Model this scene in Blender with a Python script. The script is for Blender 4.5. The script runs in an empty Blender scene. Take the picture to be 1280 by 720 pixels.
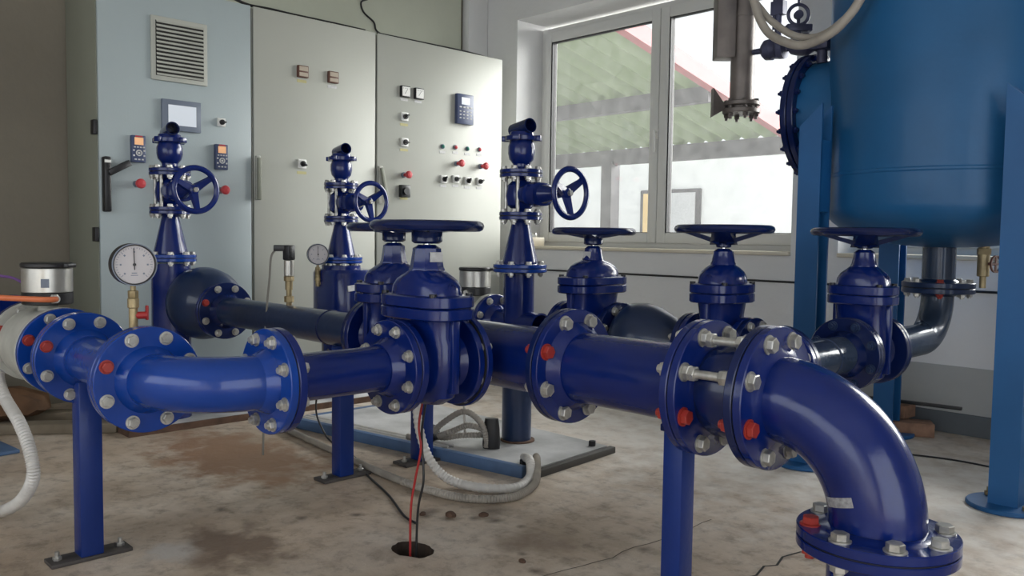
import bpy, bmesh, math, random
from mathutils import Matrix, Vector
random.seed(7)
PI = math.pi
scn = bpy.context.scene
COL = scn.collection
T = Matrix.Translation
def RX(a): return Matrix.Rotation(a, 4, 'X')
def RY(a): return Matrix.Rotation(a, 4, 'Y')
def RZ(a): return Matrix.Rotation(a, 4, 'Z')
I4 = Matrix.Identity(4)

# ------------------------------------------------------------------ materials
def newmat(name):
    m = bpy.data.materials.new(name); m.use_nodes = True
    nt = m.node_tree; b = nt.nodes['Principled BSDF']
    return m, nt, b
def mat(name, col, rough=.5, metal=0, var=0, vscale=6, bump=0, bscale=60, coat=0, rvar=0):
    m, nt, b = newmat(name)
    b.inputs['Base Color'].default_value = (*col, 1)
    b.inputs['Roughness'].default_value = rough
    b.inputs['Metallic'].default_value = metal
    if coat: b.inputs['Coat Weight'].default_value = coat; b.inputs['Coat Roughness'].default_value = .07
    if coat: b.inputs['Specular IOR Level'].default_value = .35
    tc = nt.nodes.new('ShaderNodeTexCoord')
    if var or rvar:
        n = nt.nodes.new('ShaderNodeTexNoise'); n.inputs['Scale'].default_value = vscale; n.inputs['Detail'].default_value = 6
        nt.links.new(tc.outputs['Object'], n.inputs['Vector'])
        if var:
            r = nt.nodes.new('ShaderNodeValToRGB')
            r.color_ramp.elements[0].position = .3; r.color_ramp.elements[1].position = .7
            r.color_ramp.elements[0].color = (*[c*(1-var) for c in col], 1)
            r.color_ramp.elements[1].color = (*[min(1, c*(1+var)) for c in col], 1)
            nt.links.new(n.outputs['Fac'], r.inputs['Fac']); nt.links.new(r.outputs['Color'], b.inputs['Base Color'])
        if rvar:
            mr = nt.nodes.new('ShaderNodeMapRange'); mr.inputs['To Min'].default_value = rough-rvar; mr.inputs['To Max'].default_value = rough+rvar
            nt.links.new(n.outputs['Fac'], mr.inputs['Value']); nt.links.new(mr.outputs['Result'], b.inputs['Roughness'])
    if bump:
        n2 = nt.nodes.new('ShaderNodeTexNoise'); n2.inputs['Scale'].default_value = bscale; n2.inputs['Detail'].default_value = 4
        nt.links.new(tc.outputs['Object'], n2.inputs['Vector'])
        bp = nt.nodes.new('ShaderNodeBump'); bp.inputs['Strength'].default_value = bump; bp.inputs['Distance'].default_value = .004
        nt.links.new(n2.outputs['Fac'], bp.inputs['Height']); nt.links.new(bp.outputs['Normal'], b.inputs['Normal'])
    return m
def emis(name, col, s):
    m, nt, b = newmat(name)
    b.inputs['Base Color'].default_value = (*col, 1); b.inputs['Emission Color'].default_value = (*col, 1)
    b.inputs['Emission Strength'].default_value = s; b.inputs['Roughness'].default_value = .3
    return m
M = {}
M['blue'] = mat('blue_paint', (.0024, .0135, .118), .22, var=.12, vscale=9, bump=.25, bscale=35, coat=.3, rvar=.06)
M['blue_lit'] = mat('lit_blue_paint', (.0035, .040, .25), .22, var=.10, vscale=9, bump=.25, bscale=35, coat=.3)  # lit copy of the blue paint: light on the left pipes in its colour
M['blue_dark'] = mat('dark_blue_paint', (.0032, .0110, .066), .24, var=.2, vscale=9, bump=.25, bscale=35, coat=.22)
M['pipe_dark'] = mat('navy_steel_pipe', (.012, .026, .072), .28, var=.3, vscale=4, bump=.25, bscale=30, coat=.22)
M['steelblue'] = mat('blue_grey_pipe_sheen', (.035, .055, .095), .26, metal=.1, var=.3, vscale=4, bump=.25, bscale=30, coat=.3)  # grey-blue steel, lightened in colour for the window sheen on the back pipes
M['support'] = mat('support_blue_paint', (.005, .026, .165), .38, var=.1, vscale=5, bump=.2, coat=.1)
M['tank'] = mat('tank_blue_paint', (.012, .10, .25), .42, var=.12, vscale=3, bump=.3, bscale=18, coat=.05)
M['leg'] = mat('tank_leg_paint', (.009, .092, .26), .5, var=.1, vscale=4, bump=.25, bscale=20)
M['skid'] = mat('skid_blue_paint', (.07, .13, .25), .5, var=.3, vscale=8, bump=.3)
M['steelplate'] = mat('worn_steel_plate', (.42, .42, .42), .5, metal=0, var=.35, vscale=5, bump=.3)
M['bolt'] = mat('zinc_bolt', (.46, .45, .42), .38, metal=.65, var=.3, vscale=40)
M['red'] = mat('red_cap', (.30, .028, .020), .42, var=.2, vscale=30)
M['gasket'] = mat('black_rubber', (.008, .008, .010), .6)
M['black'] = mat('black_plastic', (.012, .012, .014), .4)
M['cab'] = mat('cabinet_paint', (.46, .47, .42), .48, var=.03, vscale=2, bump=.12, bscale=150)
M['cab_coollit'] = mat('cabinet_cool_light', (.38, .44, .455), .48, var=.03, vscale=2, bump=.12, bscale=150)  # cabinet paint with the cool light on the left door in its colour
M['cabside'] = mat('cabinet_shaded_side', (.24, .25, .20), .55, var=.05, vscale=2, bump=.12, bscale=150)  # shade on the left side put into the paint colour; door levers reuse it
M['plinth'] = mat('plinth_dark', (.05, .045, .04), .7, var=.2)
M['gasketline'] = mat('door_seal', (.02, .02, .018), .7)
M['frame'] = mat('window_pvc', (.66, .66, .64), .35, bump=.05)
M['sill'] = mat('sill_cream', (.66, .60, .48), .5, var=.06)
M['steel'] = mat('brushed_steel', (.55, .54, .50), .33, metal=.8, var=.12, vscale=20)
M['brass'] = mat('aged_brass', (.34, .27, .15), .45, metal=.6, var=.25, vscale=30)
M['chrome'] = mat('bright_metal', (.7, .7, .7), .2, metal=1)
M['greycast'] = mat('grey_cast_paint', (.42, .42, .38), .5, var=.12, vscale=20, bump=.3)
M['gaugeface'] = mat('gauge_face', (.52, .49, .50), .4, var=.03)
M['white'] = mat('white_plastic', (.75, .75, .72), .4)
M['labelwhite'] = mat('label_paper', (.55, .55, .55), .5, var=.15, vscale=60)
M['labelsilver'] = mat('silver_type_label', (.30, .30, .31), .5, var=.35, vscale=120)
M['yellow'] = mat('yellow_label', (.50, .46, .22), .6)
M['conduit'] = mat('white_conduit', (.60, .58, .55), .5, var=.08, vscale=20)
M['conduitgrey'] = mat('grey_conduit', (.33, .30, .26), .5, var=.2, vscale=12)
M['cablegrey'] = mat('grey_cable', (.20, .19, .17), .5)
M['orange'] = mat('orange_cable', (.62, .16, .06), .5)
M['purple'] = mat('purple_cable', (.14, .06, .22), .5)
M['redwire'] = mat('red_wire', (.35, .02, .02), .5)
M['rust'] = mat('rusty_steel', (.10, .055, .035), .8, var=.4, vscale=14, bump=.5)
M['pit'] = mat('dark_dirt', (.035, .022, .015), .9, var=.4, vscale=20, bump=.6)  # dark dirt lining, coloured so the floor hole reads dark inside
M['darkplate'] = mat('dark_base_plate', (.055, .048, .045), .65, var=.3, vscale=14, bump=.4)
M['timber'] = mat('grey_timber', (.19, .155, .11), .8, var=.3, vscale=7, bump=.5, bscale=25)
M['sack'] = mat('brown_sack', (.13, .065, .03), .85, var=.4, vscale=9, bump=.8, bscale=20)
M['brick'] = mat('stacked_brick', (.26, .15, .10), .85, var=.4, vscale=16, bump=.6)
M['hang'] = mat('galvanised_pipe', (.155, .135, .125), .45, metal=.35, var=.3, vscale=8, bump=.2)
M['hangblue'] = mat('blue_grey_fitting', (.06, .065, .12), .45, metal=.2, var=.3, vscale=14)
M['grnbtn'] = mat('green_lens', (.03, .20, .15), .35)
M['redbtn'] = mat('red_button', (.55, .05, .06), .4)
M['screen_white'] = emis('screen_lit', (.62, .66, .72), .25)
M['screen_orange'] = emis('screen_orange', (.75, .42, .22), .35)
M['bezel'] = mat('bezel_grey', (.16, .19, .25), .4)
M['navy'] = mat('navy_device', (.05, .07, .15), .4)
M['meterred'] = mat('meter_brown', (.12, .05, .035), .5)
M['metercream'] = mat('meter_cream', (.45, .38, .30), .5)
M['pale'] = mat('pale_masonry', (.80, .80, .78), .8, var=.03)
M['fascia'] = mat('red_fascia', (.22, .045, .05), .6, var=.1)
M['beamgrey'] = mat('grey_steel_beam', (.045, .042, .048), .6, var=.1)
M['yel'] = mat('yellow_curtain', (.80, .55, .22), .7)
M['ground'] = mat('yard_concrete', (.5, .5, .48), .9, var=.1)
M['tarmac'] = M['ground']

def wallmat(name, base, dirt, amt=.5, scale=1.2):
    m, nt, b = newmat(name)
    tc = nt.nodes.new('ShaderNodeTexCoord')
    n = nt.nodes.new('ShaderNodeTexNoise'); n.inputs['Scale'].default_value = scale; n.inputs['Detail'].default_value = 8; n.inputs['Roughness'].default_value = .6
    nt.links.new(tc.outputs['Object'], n.inputs['Vector'])
    r = nt.nodes.new('ShaderNodeValToRGB')
    r.color_ramp.elements[0].position = .3; r.color_ramp.elements[0].color = (*dirt, 1)
    r.color_ramp.elements[1].position = .3+amt; r.color_ramp.elements[1].color = (*base, 1)
    nt.links.new(n.outputs['Fac'], r.inputs['Fac']); nt.links.new(r.outputs['Color'], b.inputs['Base Color'])
    b.inputs['Roughness'].default_value = .8
    n2 = nt.nodes.new('ShaderNodeTexNoise'); n2.inputs['Scale'].default_value = 30; n2.inputs['Detail'].default_value = 5
    nt.links.new(tc.outputs['Object'], n2.inputs['Vector'])
    bp = nt.nodes.new('ShaderNodeBump'); bp.inputs['Strength'].default_value = .25; bp.inputs['Distance'].default_value = .01
    nt.links.new(n2.outputs['Fac'], bp.inputs['Height']); nt.links.new(bp.outputs['Normal'], b.inputs['Normal'])
    return m
M['wall_left'] = wallmat('left_wall_plaster', (.235, .21, .165), (.185, .165, .13))
M['wall_up'] = wallmat('upper_wall_green', (.58, .60, .50), (.48, .50, .41))
M['wall_back'] = wallmat('window_wall_plaster', (.76, .76, .755), (.67, .67, .67))
M['ceil'] = wallmat('ceiling_plaster', (.6, .6, .56), (.52, .52, .48))
M['band'] = wallmat('low_band_plaster', (.46, .47, .47), (.36, .37, .36))
M['base'] = wallmat('baseboard_paint', (.13, .15, .165), (.09, .10, .11), scale=3)

def floormat():
    m, nt, b = newmat('worn_concrete_floor')
    N = nt.nodes; Lk = nt.links
    tc = N.new('ShaderNodeTexCoord')
    def noise(scale, detail=8, rough=.6, dist=0):
        n = N.new('ShaderNodeTexNoise'); n.inputs['Scale'].default_value = scale; n.inputs['Detail'].default_value = detail
        n.inputs['Roughness'].default_value = rough; n.inputs['Distortion'].default_value = dist
        Lk.new(tc.outputs['Object'], n.inputs['Vector']); return n
    def ramp(src, stops):
        r = N.new('ShaderNodeValToRGB'); e = r.color_ramp.elements
        while len(e) < len(stops): e.new(.5)
        for q, (p, c) in zip(e, stops): q.position = p; q.color = (*c, 1)
        Lk.new(src, r.inputs['Fac']); return r
    def mix(fac, a, bb, t='MIX'):
        x = N.new('ShaderNodeMix'); x.data_type = 'RGBA'; x.blend_type = t
        if hasattr(fac, 'links') or not isinstance(fac, float): Lk.new(fac, x.inputs['Factor'])
        else: x.inputs['Factor'].default_value = fac
        for s, v in ((6, a), (7, bb)):
            if isinstance(v, tuple): x.inputs[s].default_value = (*v, 1)
            else: Lk.new(v, x.inputs[s])
        return x.outputs[2]
    base = ramp(noise(2.2, 10, .62).outputs['Fac'], [(.28, (.28, .215, .155)), (.45, (.47, .385, .30)), (.6, (.64, .56, .475)), (.75, (.72, .68, .62))])
    tan = ramp(noise(.9, 6, .55, .4).outputs['Fac'], [(.40, (0, 0, 0)), (.62, (1, 1, 1))])
    c = mix(tan.outputs['Color'], base.outputs['Color'], (.42, .31, .22))
    xx = N.new('ShaderNodeMix'); # keep some of the concrete under the tan stain
    N.remove(xx)
    c = mix(.50, base.outputs['Color'], c)
    fine = ramp(noise(16, 8, .7).outputs['Fac'], [(.33, (.52, .50, .48)), (.5, (1, 1, 1)), (.7, (1.12, 1.12, 1.12))])
    c = mix(.85, c, fine.outputs['Color'], 'MULTIPLY')
    streak = ramp(noise(4.5, 8, .7, 1.2).outputs['Fac'], [(.30, (.45, .40, .36)), (.40, (1, 1, 1))])
    c = mix(.8, c, streak.outputs['Color'], 'MULTIPLY')
    # pale lime spill and dust patches with their own outline
    def blob(x, y, rad, sx=1, edge=.5):
        mp = N.new('ShaderNodeMapping'); mp.inputs['Location'].default_value = (-x*sx, -y, 0); mp.inputs['Scale'].default_value = (sx, 1, 0)
        Lk.new(tc.outputs['Object'], mp.inputs['Vector'])
        ln = N.new('ShaderNodeVectorMath'); ln.operation = 'LENGTH'; Lk.new(mp.outputs['Vector'], ln.inputs[0])
        nn = noise(9, 6, .6)
        ma = N.new('ShaderNodeMath'); ma.operation = 'MULTIPLY_ADD'; ma.inputs[1].default_value = rad*2.2; Lk.new(nn.outputs['Fac'], ma.inputs[0]); Lk.new(ln.outputs['Value'], ma.inputs[2])
        mr = N.new('ShaderNodeMapRange'); mr.inputs['From Min'].default_value = rad*2.1; mr.inputs['From Max'].default_value = rad*(2.1-edge)
        Lk.new(ma.outputs['Value'], mr.inputs['Value']); return mr.outputs['Result']
    c = mix(blob(-2.33, .95, .10), c, (.50, .46, .42))
    c = mix(blob(-2.25, 1.08, .15, .7), c, (.20, .14, .10))
    c = mix(blob(-3.2, 1.55, .30, .5), c, (.30, .18, .11))
    c = mix(blob(-2.0, 1.85, .08, 1, 1.2), c, (.14, .11, .09))
    c = mix(blob(-2.12, 1.70, .05, 1, 1.2), c, (.12, .09, .07))
    c = mix(blob(-1.72, 1.75, .12, .7, 1), c, (.24, .17, .12))
    c = mix(blob(-1.9, 1.42, .10, 1, 1), c, (.22, .16, .11))
    for q in ((-2.10, 1.66, .028), (-2.04, 1.70, .035), (-1.98, 1.76, .030), (-1.92, 1.80, .036), (-1.83, 1.82, .024), (-2.26, 1.50, .025), (-1.55, 1.60, .03), (-1.66, 1.66, .02), (-2.6, 1.2, .03), (-1.45, 1.95, .03), (-2.35, 1.35, .022)):
        c = mix(blob(*q, 1, 1.0), c, (.13, .095, .07))
    # window light on the far floor, painted in as a paler patch
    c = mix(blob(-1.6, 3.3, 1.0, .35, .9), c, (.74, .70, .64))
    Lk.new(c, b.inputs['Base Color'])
    rr = N.new('ShaderNodeMapRange'); rr.inputs['To Min'].default_value = .28; rr.inputs['To Max'].default_value = .60
    Lk.new(noise(3, 6).outputs['Fac'], rr.inputs['Value']); Lk.new(rr.outputs['Result'], b.inputs['Roughness'])
    bp = N.new('ShaderNodeBump'); bp.inputs['Strength'].default_value = .5; bp.inputs['Distance'].default_value = .012
    Lk.new(noise(22, 9, .7).outputs['Fac'], bp.inputs['Height']); Lk.new(bp.outputs['Normal'], b.inputs['Normal'])
    return m
M['floor'] = floormat()

def glassmat():
    m = bpy.data.materials.new('window_glass'); m.use_nodes = True; nt = m.node_tree; nt.nodes.clear()
    o = nt.nodes.new('ShaderNodeOutputMaterial'); t = nt.nodes.new('ShaderNodeBsdfTransparent'); g = nt.nodes.new('ShaderNodeBsdfGlossy')
    d = nt.nodes.new('ShaderNodeBsdfTranslucent'); d.inputs['Color'].default_value = (.9, .9, .9, 1)
    t.inputs['Color'].default_value = (.95, .96, .96, 1); g.inputs['Roughness'].default_value = .03
    f = nt.nodes.new('ShaderNodeFresnel'); f.inputs['IOR'].default_value = 1.35
    x = nt.nodes.new('ShaderNodeMixShader'); y = nt.nodes.new('ShaderNodeMixShader')
    n = nt.nodes.new('ShaderNodeTexNoise'); n.inputs['Scale'].default_value = 14; n.inputs['Detail'].default_value = 8
    tc = nt.nodes.new('ShaderNodeTexCoord'); nt.links.new(tc.outputs['Object'], n.inputs['Vector'])
    mr = nt.nodes.new('ShaderNodeMapRange'); mr.inputs['To Min'].default_value = .01; mr.inputs['To Max'].default_value = .05
    nt.links.new(n.outputs['Fac'], mr.inputs['Value'])
    nt.links.new(mr.outputs['Result'], y.inputs[0]); nt.links.new(t.outputs[0], y.inputs[1]); nt.links.new(d.outputs[0], y.inputs[2])
    nt.links.new(f.outputs[0], x.inputs[0]); nt.links.new(y.outputs[0], x.inputs[1]); nt.links.new(g.outputs[0], x.inputs[2])
    nt.links.new(x.outputs[0], o.inputs[0]); return m
M['glass'] = glassmat()
def roofmat():
    m, nt, b = newmat('translucent_corrugated_sheet')
    b.inputs['Base Color'].default_value = (.30, .37, .22, 1); b.inputs['Roughness'].default_value = .6
    tr = nt.nodes.new('ShaderNodeBsdfTranslucent'); tr.inputs['Color'].default_value = (.17, .215, .115, 1)
    x = nt.nodes.new('ShaderNodeMixShader'); x.inputs[0].default_value = .62
    o = nt.nodes['Material Output']
    nt.links.new(b.outputs[0], x.inputs[1]); nt.links.new(tr.outputs[0], x.inputs[2]); nt.links.new(x.outputs[0], o.inputs[0])
    return m
M['roof'] = roofmat()

# ------------------------------------------------------------------ object helpers
WORLD = {}
def tag(o, label=None, cat=None, group=None, kind=None):
    if label: o['label'] = label
    if cat: o['category'] = cat
    if group: o['group'] = group
    if kind: o['kind'] = kind
    return o
def thing(name, label, cat, loc=(0, 0, 0), rz=0, group=None, kind=None):
    o = bpy.data.objects.new(name, None); COL.objects.link(o); o.empty_display_size = .1
    W = T(Vector(loc)) @ RZ(rz)
    o.matrix_basis = W; WORLD[o] = W
    return tag(o, label, cat, group, kind)
def place(o, parent, W):
    WORLD[o] = W
    if parent is not None:
        o.parent = parent; o.matrix_basis = WORLD[parent].inverted() @ W
    else: o.matrix_basis = W
    return o
def frame(p, d, up=(0, 0, 1)):
    """matrix whose local z runs along d"""
    z = Vector(d).normalized(); u = Vector(up)
    if abs(z.dot(u)) > .98: u = Vector((0, 1, 0))
    x = u.cross(z).normalized(); y = z.cross(x)
    m = Matrix((x, y, z)).transposed().to_4x4(); m.translation = Vector(p); return m

class MB:
    def __init__(s): s.b = bmesh.new()
    def _v(s, co, m): return s.b.verts.new(m @ Vector(co))
    def loft(s, rings, m=I4, cap0=True, cap1=True, closed=True):
        R = [[s._v(p, m) for p in r] for r in rings]; n = len(R[0])
        for a, c in zip(R, R[1:]):
            for i in range(n if closed else n-1):
                j = (i+1) % n
                try: s.b.faces.new((a[i], a[j], c[j], c[i]))
                except ValueError: pass
        if cap0: s.b.faces.new(list(reversed(R[0])))
        if cap1: s.b.faces.new(R[-1])
        return s
    def lathe(s, prof, m=I4, seg=40, cap0=True, cap1=True):
        rings = [[(max(r, 1e-5)*math.cos(2*PI*i/seg), max(r, 1e-5)*math.sin(2*PI*i/seg), z) for i in range(seg)] for r, z in prof]
        return s.loft(rings, m, cap0, cap1)
    def shell(s, prof, m=I4, seg=40):
        """closed section (list of r,z forming a loop) spun about z"""
        rings = [[(r*math.cos(2*PI*i/seg), r*math.sin(2*PI*i/seg), z) for i in range(seg)] for r, z in prof+[prof[0]]]
        return s.loft(rings, m, False, False)
    def cyl(s, r, z0, z1, m=I4, seg=32, bev=0):
        if bev: return s.lathe([(r-bev, z0), (r, z0+bev), (r, z1-bev), (r-bev, z1)], m, seg)
        return s.lathe([(r, z0), (r, z1)], m, seg)
    def box(s, x0, x1, y0, y1, z0, z1, m=I4, bev=0):
        vs = [s._v((x, y, z), m) for x in (x0, x1) for y in (y0, y1) for z in (z0, z1)]
        F = [(0, 1, 3, 2), (4, 6, 7, 5), (0, 4, 5, 1), (2, 3, 7, 6), (0, 2, 6, 4), (1, 5, 7, 3)]
        fs = [s.b.faces.new([vs[i] for i in f]) for f in F]
        if bev:
            es = list({e for f in fs for e in f.edges})
            bmesh.ops.bevel(s.b, geom=es, offset=bev, segments=2, profile=.5, affect='EDGES')
        return s
    def tube(s, pts, r, seg=10, m=I4, cap=True, ribs=0):
        P = [Vector(p) for p in pts]; rings = []
        prev = None
        for i, p in enumerate(P):
            d = (P[min(i+1, len(P)-1)]-P[max(i-1, 0)]).normalized()
            if prev is None:
                u = Vector((0, 0, 1)) if abs(d.z) < .9 else Vector((1, 0, 0))
                x = u.cross(d).normalized()
            else:
                x = (prev - d*prev.dot(d)).normalized()
            prev = x; y = d.cross(x)
            rr = r*(1+.10*(1 if (i % 2) else -1)) if ribs else r
            rings.append([p + (x*math.cos(2*PI*k/seg)+y*math.sin(2*PI*k/seg))*rr for k in range(seg)])
        return s.loft(rings, m, cap, cap)
    def sell(s, rings, m=I4, seg=40):
        """rings of (z, rx, ry, exponent)"""
        out = []
        for z, rx, ry, e in rings:
            r = []
            for i in range(seg):
                a = 2*PI*i/seg; c, sn = math.cos(a), math.sin(a)
                r.append((rx*math.copysign(abs(c)**(2/e), c), ry*math.copysign(abs(sn)**(2/e), sn), z))
            out.append(r)
        return s.loft(out, m)
    def hexa(s, r, z0, z1, m=I4):
        return s.lathe([(r*.9, z0), (r, z0+.0015), (r, z1-.0015), (r*.88, z1)], m, 6)
    def mesh(s, name, mtl, ang=38):
        bmesh.ops.remove_doubles(s.b, verts=s.b.verts, dist=1e-6)
        bmesh.ops.recalc_face_normals(s.b, faces=s.b.faces)
        me = bpy.data.meshes.new(name); s.b.to_mesh(me); s.b.free()
        me.materials.append(mtl)
        for p in me.polygons: p.use_smooth = True
        me.set_sharp_from_angle(angle=math.radians(ang))
        return me
    def build(s, name, mtl, parent=None, W=I4, label=None, ang=38):
        o = bpy.data.objects.new(name, s.mesh(name, mtl, ang)); COL.objects.link(o)
        if label: o['label'] = label
        return place(o, parent, W)
def spline(pts, n=8):
    P = [Vector(p) for p in pts]; P = [2*P[0]-P[1]] + P + [2*P[-1]-P[-2]]; out = []
    for i in range(1, len(P)-2):
        a, b, c, d = P[i-1:i+3]
        for k in range(n):
            t = k/n
            out.append(.5*((2*b)+(c-a)*t+(2*a-5*b+4*c-d)*t*t+(3*b-a-3*c+d)*t**3))
    out.append(P[-2]); return out
def mobj(name, me, parent, W, label=None):
    o = bpy.data.objects.new(name, me); COL.objects.link(o)
    if label: o['label'] = label
    return place(o, parent, W)

# ------------------------------------------------------------------ flanges and bolts
BC = {}
def bolt_mesh(zt, zb, s, mk):
    k = (round(zt, 4), round(zb, 4), s, mk)
    if k not in BC:
        b = MB(); b.cyl(s*1.25, zt, zt+.003, seg=20); b.hexa(s, zt+.0025, zt+.0025+s*.85)
        b.cyl(s*.56, zb-s*1.5, zt+.001, seg=14)
        b.cyl(s*1.25, zb-.003, zb, seg=20); b.hexa(s, zb-.0025-s*.85, zb-.0025)
        BC[k] = b.mesh('bolt', M[mk], 30)
    return BC[k]
def bolts(parent, W, D, zt, zb, red=(), n=8, s=None, a0=.5, bmk='bolt'):
    s = s or (.0175 if D > .28 else .013)
    r = D*.415
    for i in range(n):
        a = 2*PI*(i+a0)/n; mk = 'red' if i in red else bmk
        mobj('bolt', bolt_mesh(zt, zb, s, mk), parent, W @ T((r*math.cos(a), r*math.sin(a), 0)) @ RZ(i*.7), 'red capped bolt' if mk == 'red' else None)
def disc(parent, W, D, R, z0, z1, mk='blue', neck=0, side=1, name='flange', bore=True):
    """one flange, thickness z0..z1, neck of given length on side of z1 (+) or z0 (-)"""
    e = .002; ri = R*.9
    prof = [(ri, z0+e), (ri, z0), (D/2-e, z0), (D/2, z0+e), (D/2, z1-e), (D/2-e, z1)]
    if side > 0:
        prof += [(R*1.28, z1), (R*1.20, z1+neck*.35), (R*1.03, z1+neck)] + [(ri, z1+neck)]
    else:
        prof = [(ri, z1), (D/2-e, z1), (D/2, z1-e), (D/2, z0+e), (D/2-e, z0), (R*1.28, z0), (R*1.20, z0-neck*.35), (R*1.03, z0-neck), (ri, z0-neck)]
    b = MB(); b.shell(prof, seg=56)
    return b.build(name, M[mk], parent, W)
TH = .020
def joint(W, D, R, pm, pp, mkm='blue', mkp='blue', red=(), neck=.03, bolts_to=None, g=.0015, th=TH, bmk='bolt'):
    """flanged joint at W: one flange on each side, gasket between, bolts through"""
    if pm: disc(pm, W, D, R, -th-g, -g, mkm, neck, -1)
    if pp: disc(pp, W, D, R, g, th+g, mkp, neck, 1)
    host = bolts_to or pp or pm
    b = MB(); b.shell([(R*.9, -g), (D*.485, -g), (D*.485, g), (R*.9, g)], seg=48); b.build('gasket', M['gasket'], host, W)
    bolts(host, W, D, th+g if pp else g, -th-g if pm else -g, red, bmk=bmk)
def pipe(parent, W, R, z0, z1, mk='blue', name='pipe', label=None):
    b = MB(); b.shell([(R*.88, z0), (R, z0), (R, z1), (R*.88, z1)], seg=48)
    return b.build(name, M[mk], parent, W, label)
def FX(x, y, z): return frame((x, y, z), (1, 0, 0))     # local z -> +X ; local x -> +Y ; local y -> +Z
def FY(x, y, z): return frame((x, y, z), (0, 1, 0))
def bend(parent, c, r0, u, v, R, mk, a0=0, a1=PI/2, name='bend', R1=None, n=20):
    """elbow: centre c, from c+r0*u turning to c+r0*v"""
    c, u, v = Vector(c), Vector(u), Vector(v); w = u.cross(v)
    rings = []
    for i in range(n+1):
        a = a0+(a1-a0)*i/n; d = u*math.cos(a)+v*math.sin(a)
        rr = R + ((R1 or R)-R)*i/n
        rings.append([c+d*r0+(d*math.cos(2*PI*k/40)+w*math.sin(2*PI*k/40))*rr for k in range(40)])
    b = MB(); b.loft(rings, I4, False, False)
    W0 = WORLD[parent]
    bmesh.ops.transform(b.b, matrix=W0.inverted(), verts=b.b.verts)
    return b.build(name, M[mk], parent, W0)

# ------------------------------------------------------------------ handwheel
def handwheel(parent, W, r, dish=.045, n=4, mk='blue_dark', name='handwheel', hubl=.05, wide=.020, rim=.011, hubr=.026):
    b = MB()
    prof = [(r-rim*.3+rim*1.35*math.cos(a), rim*1.1*math.sin(a)) for a in [2*PI*k/10 for k in range(10)]]
    b.shell(prof, seg=56)
    for k in range(n):
        a = 2*PI*(k+.3)/n; m = RZ(a)
        rings = []
        for t in (0, .25, .5, .75, 1):
            x = .012+(r-.012)*t; z = -dish*(1-t)**1.0
            w = wide*(1.0-.45*t) if t < .9 else wide*.75; h = .0085*(1-.35*t)
            rings.append([(x, -w, z-h), (x, w, z-h), (x, w*.7, z+h), (x, -w*.7, z+h)])
        b.loft(rings, m)
    b.lathe([(hubr*.8, -dish-hubl*.6), (hubr, -dish-hubl*.5), (hubr, -dish-.002), (hubr*.8, -dish+.010), (.012, -dish+.014)], seg=28)
    o = b.build(name, M[mk], parent, W)
    c = MB(); c.hexa(.012, -dish+.014, -dish+.028); c.build('wheel_nut', M['bolt'], parent, W)
    return o

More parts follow.
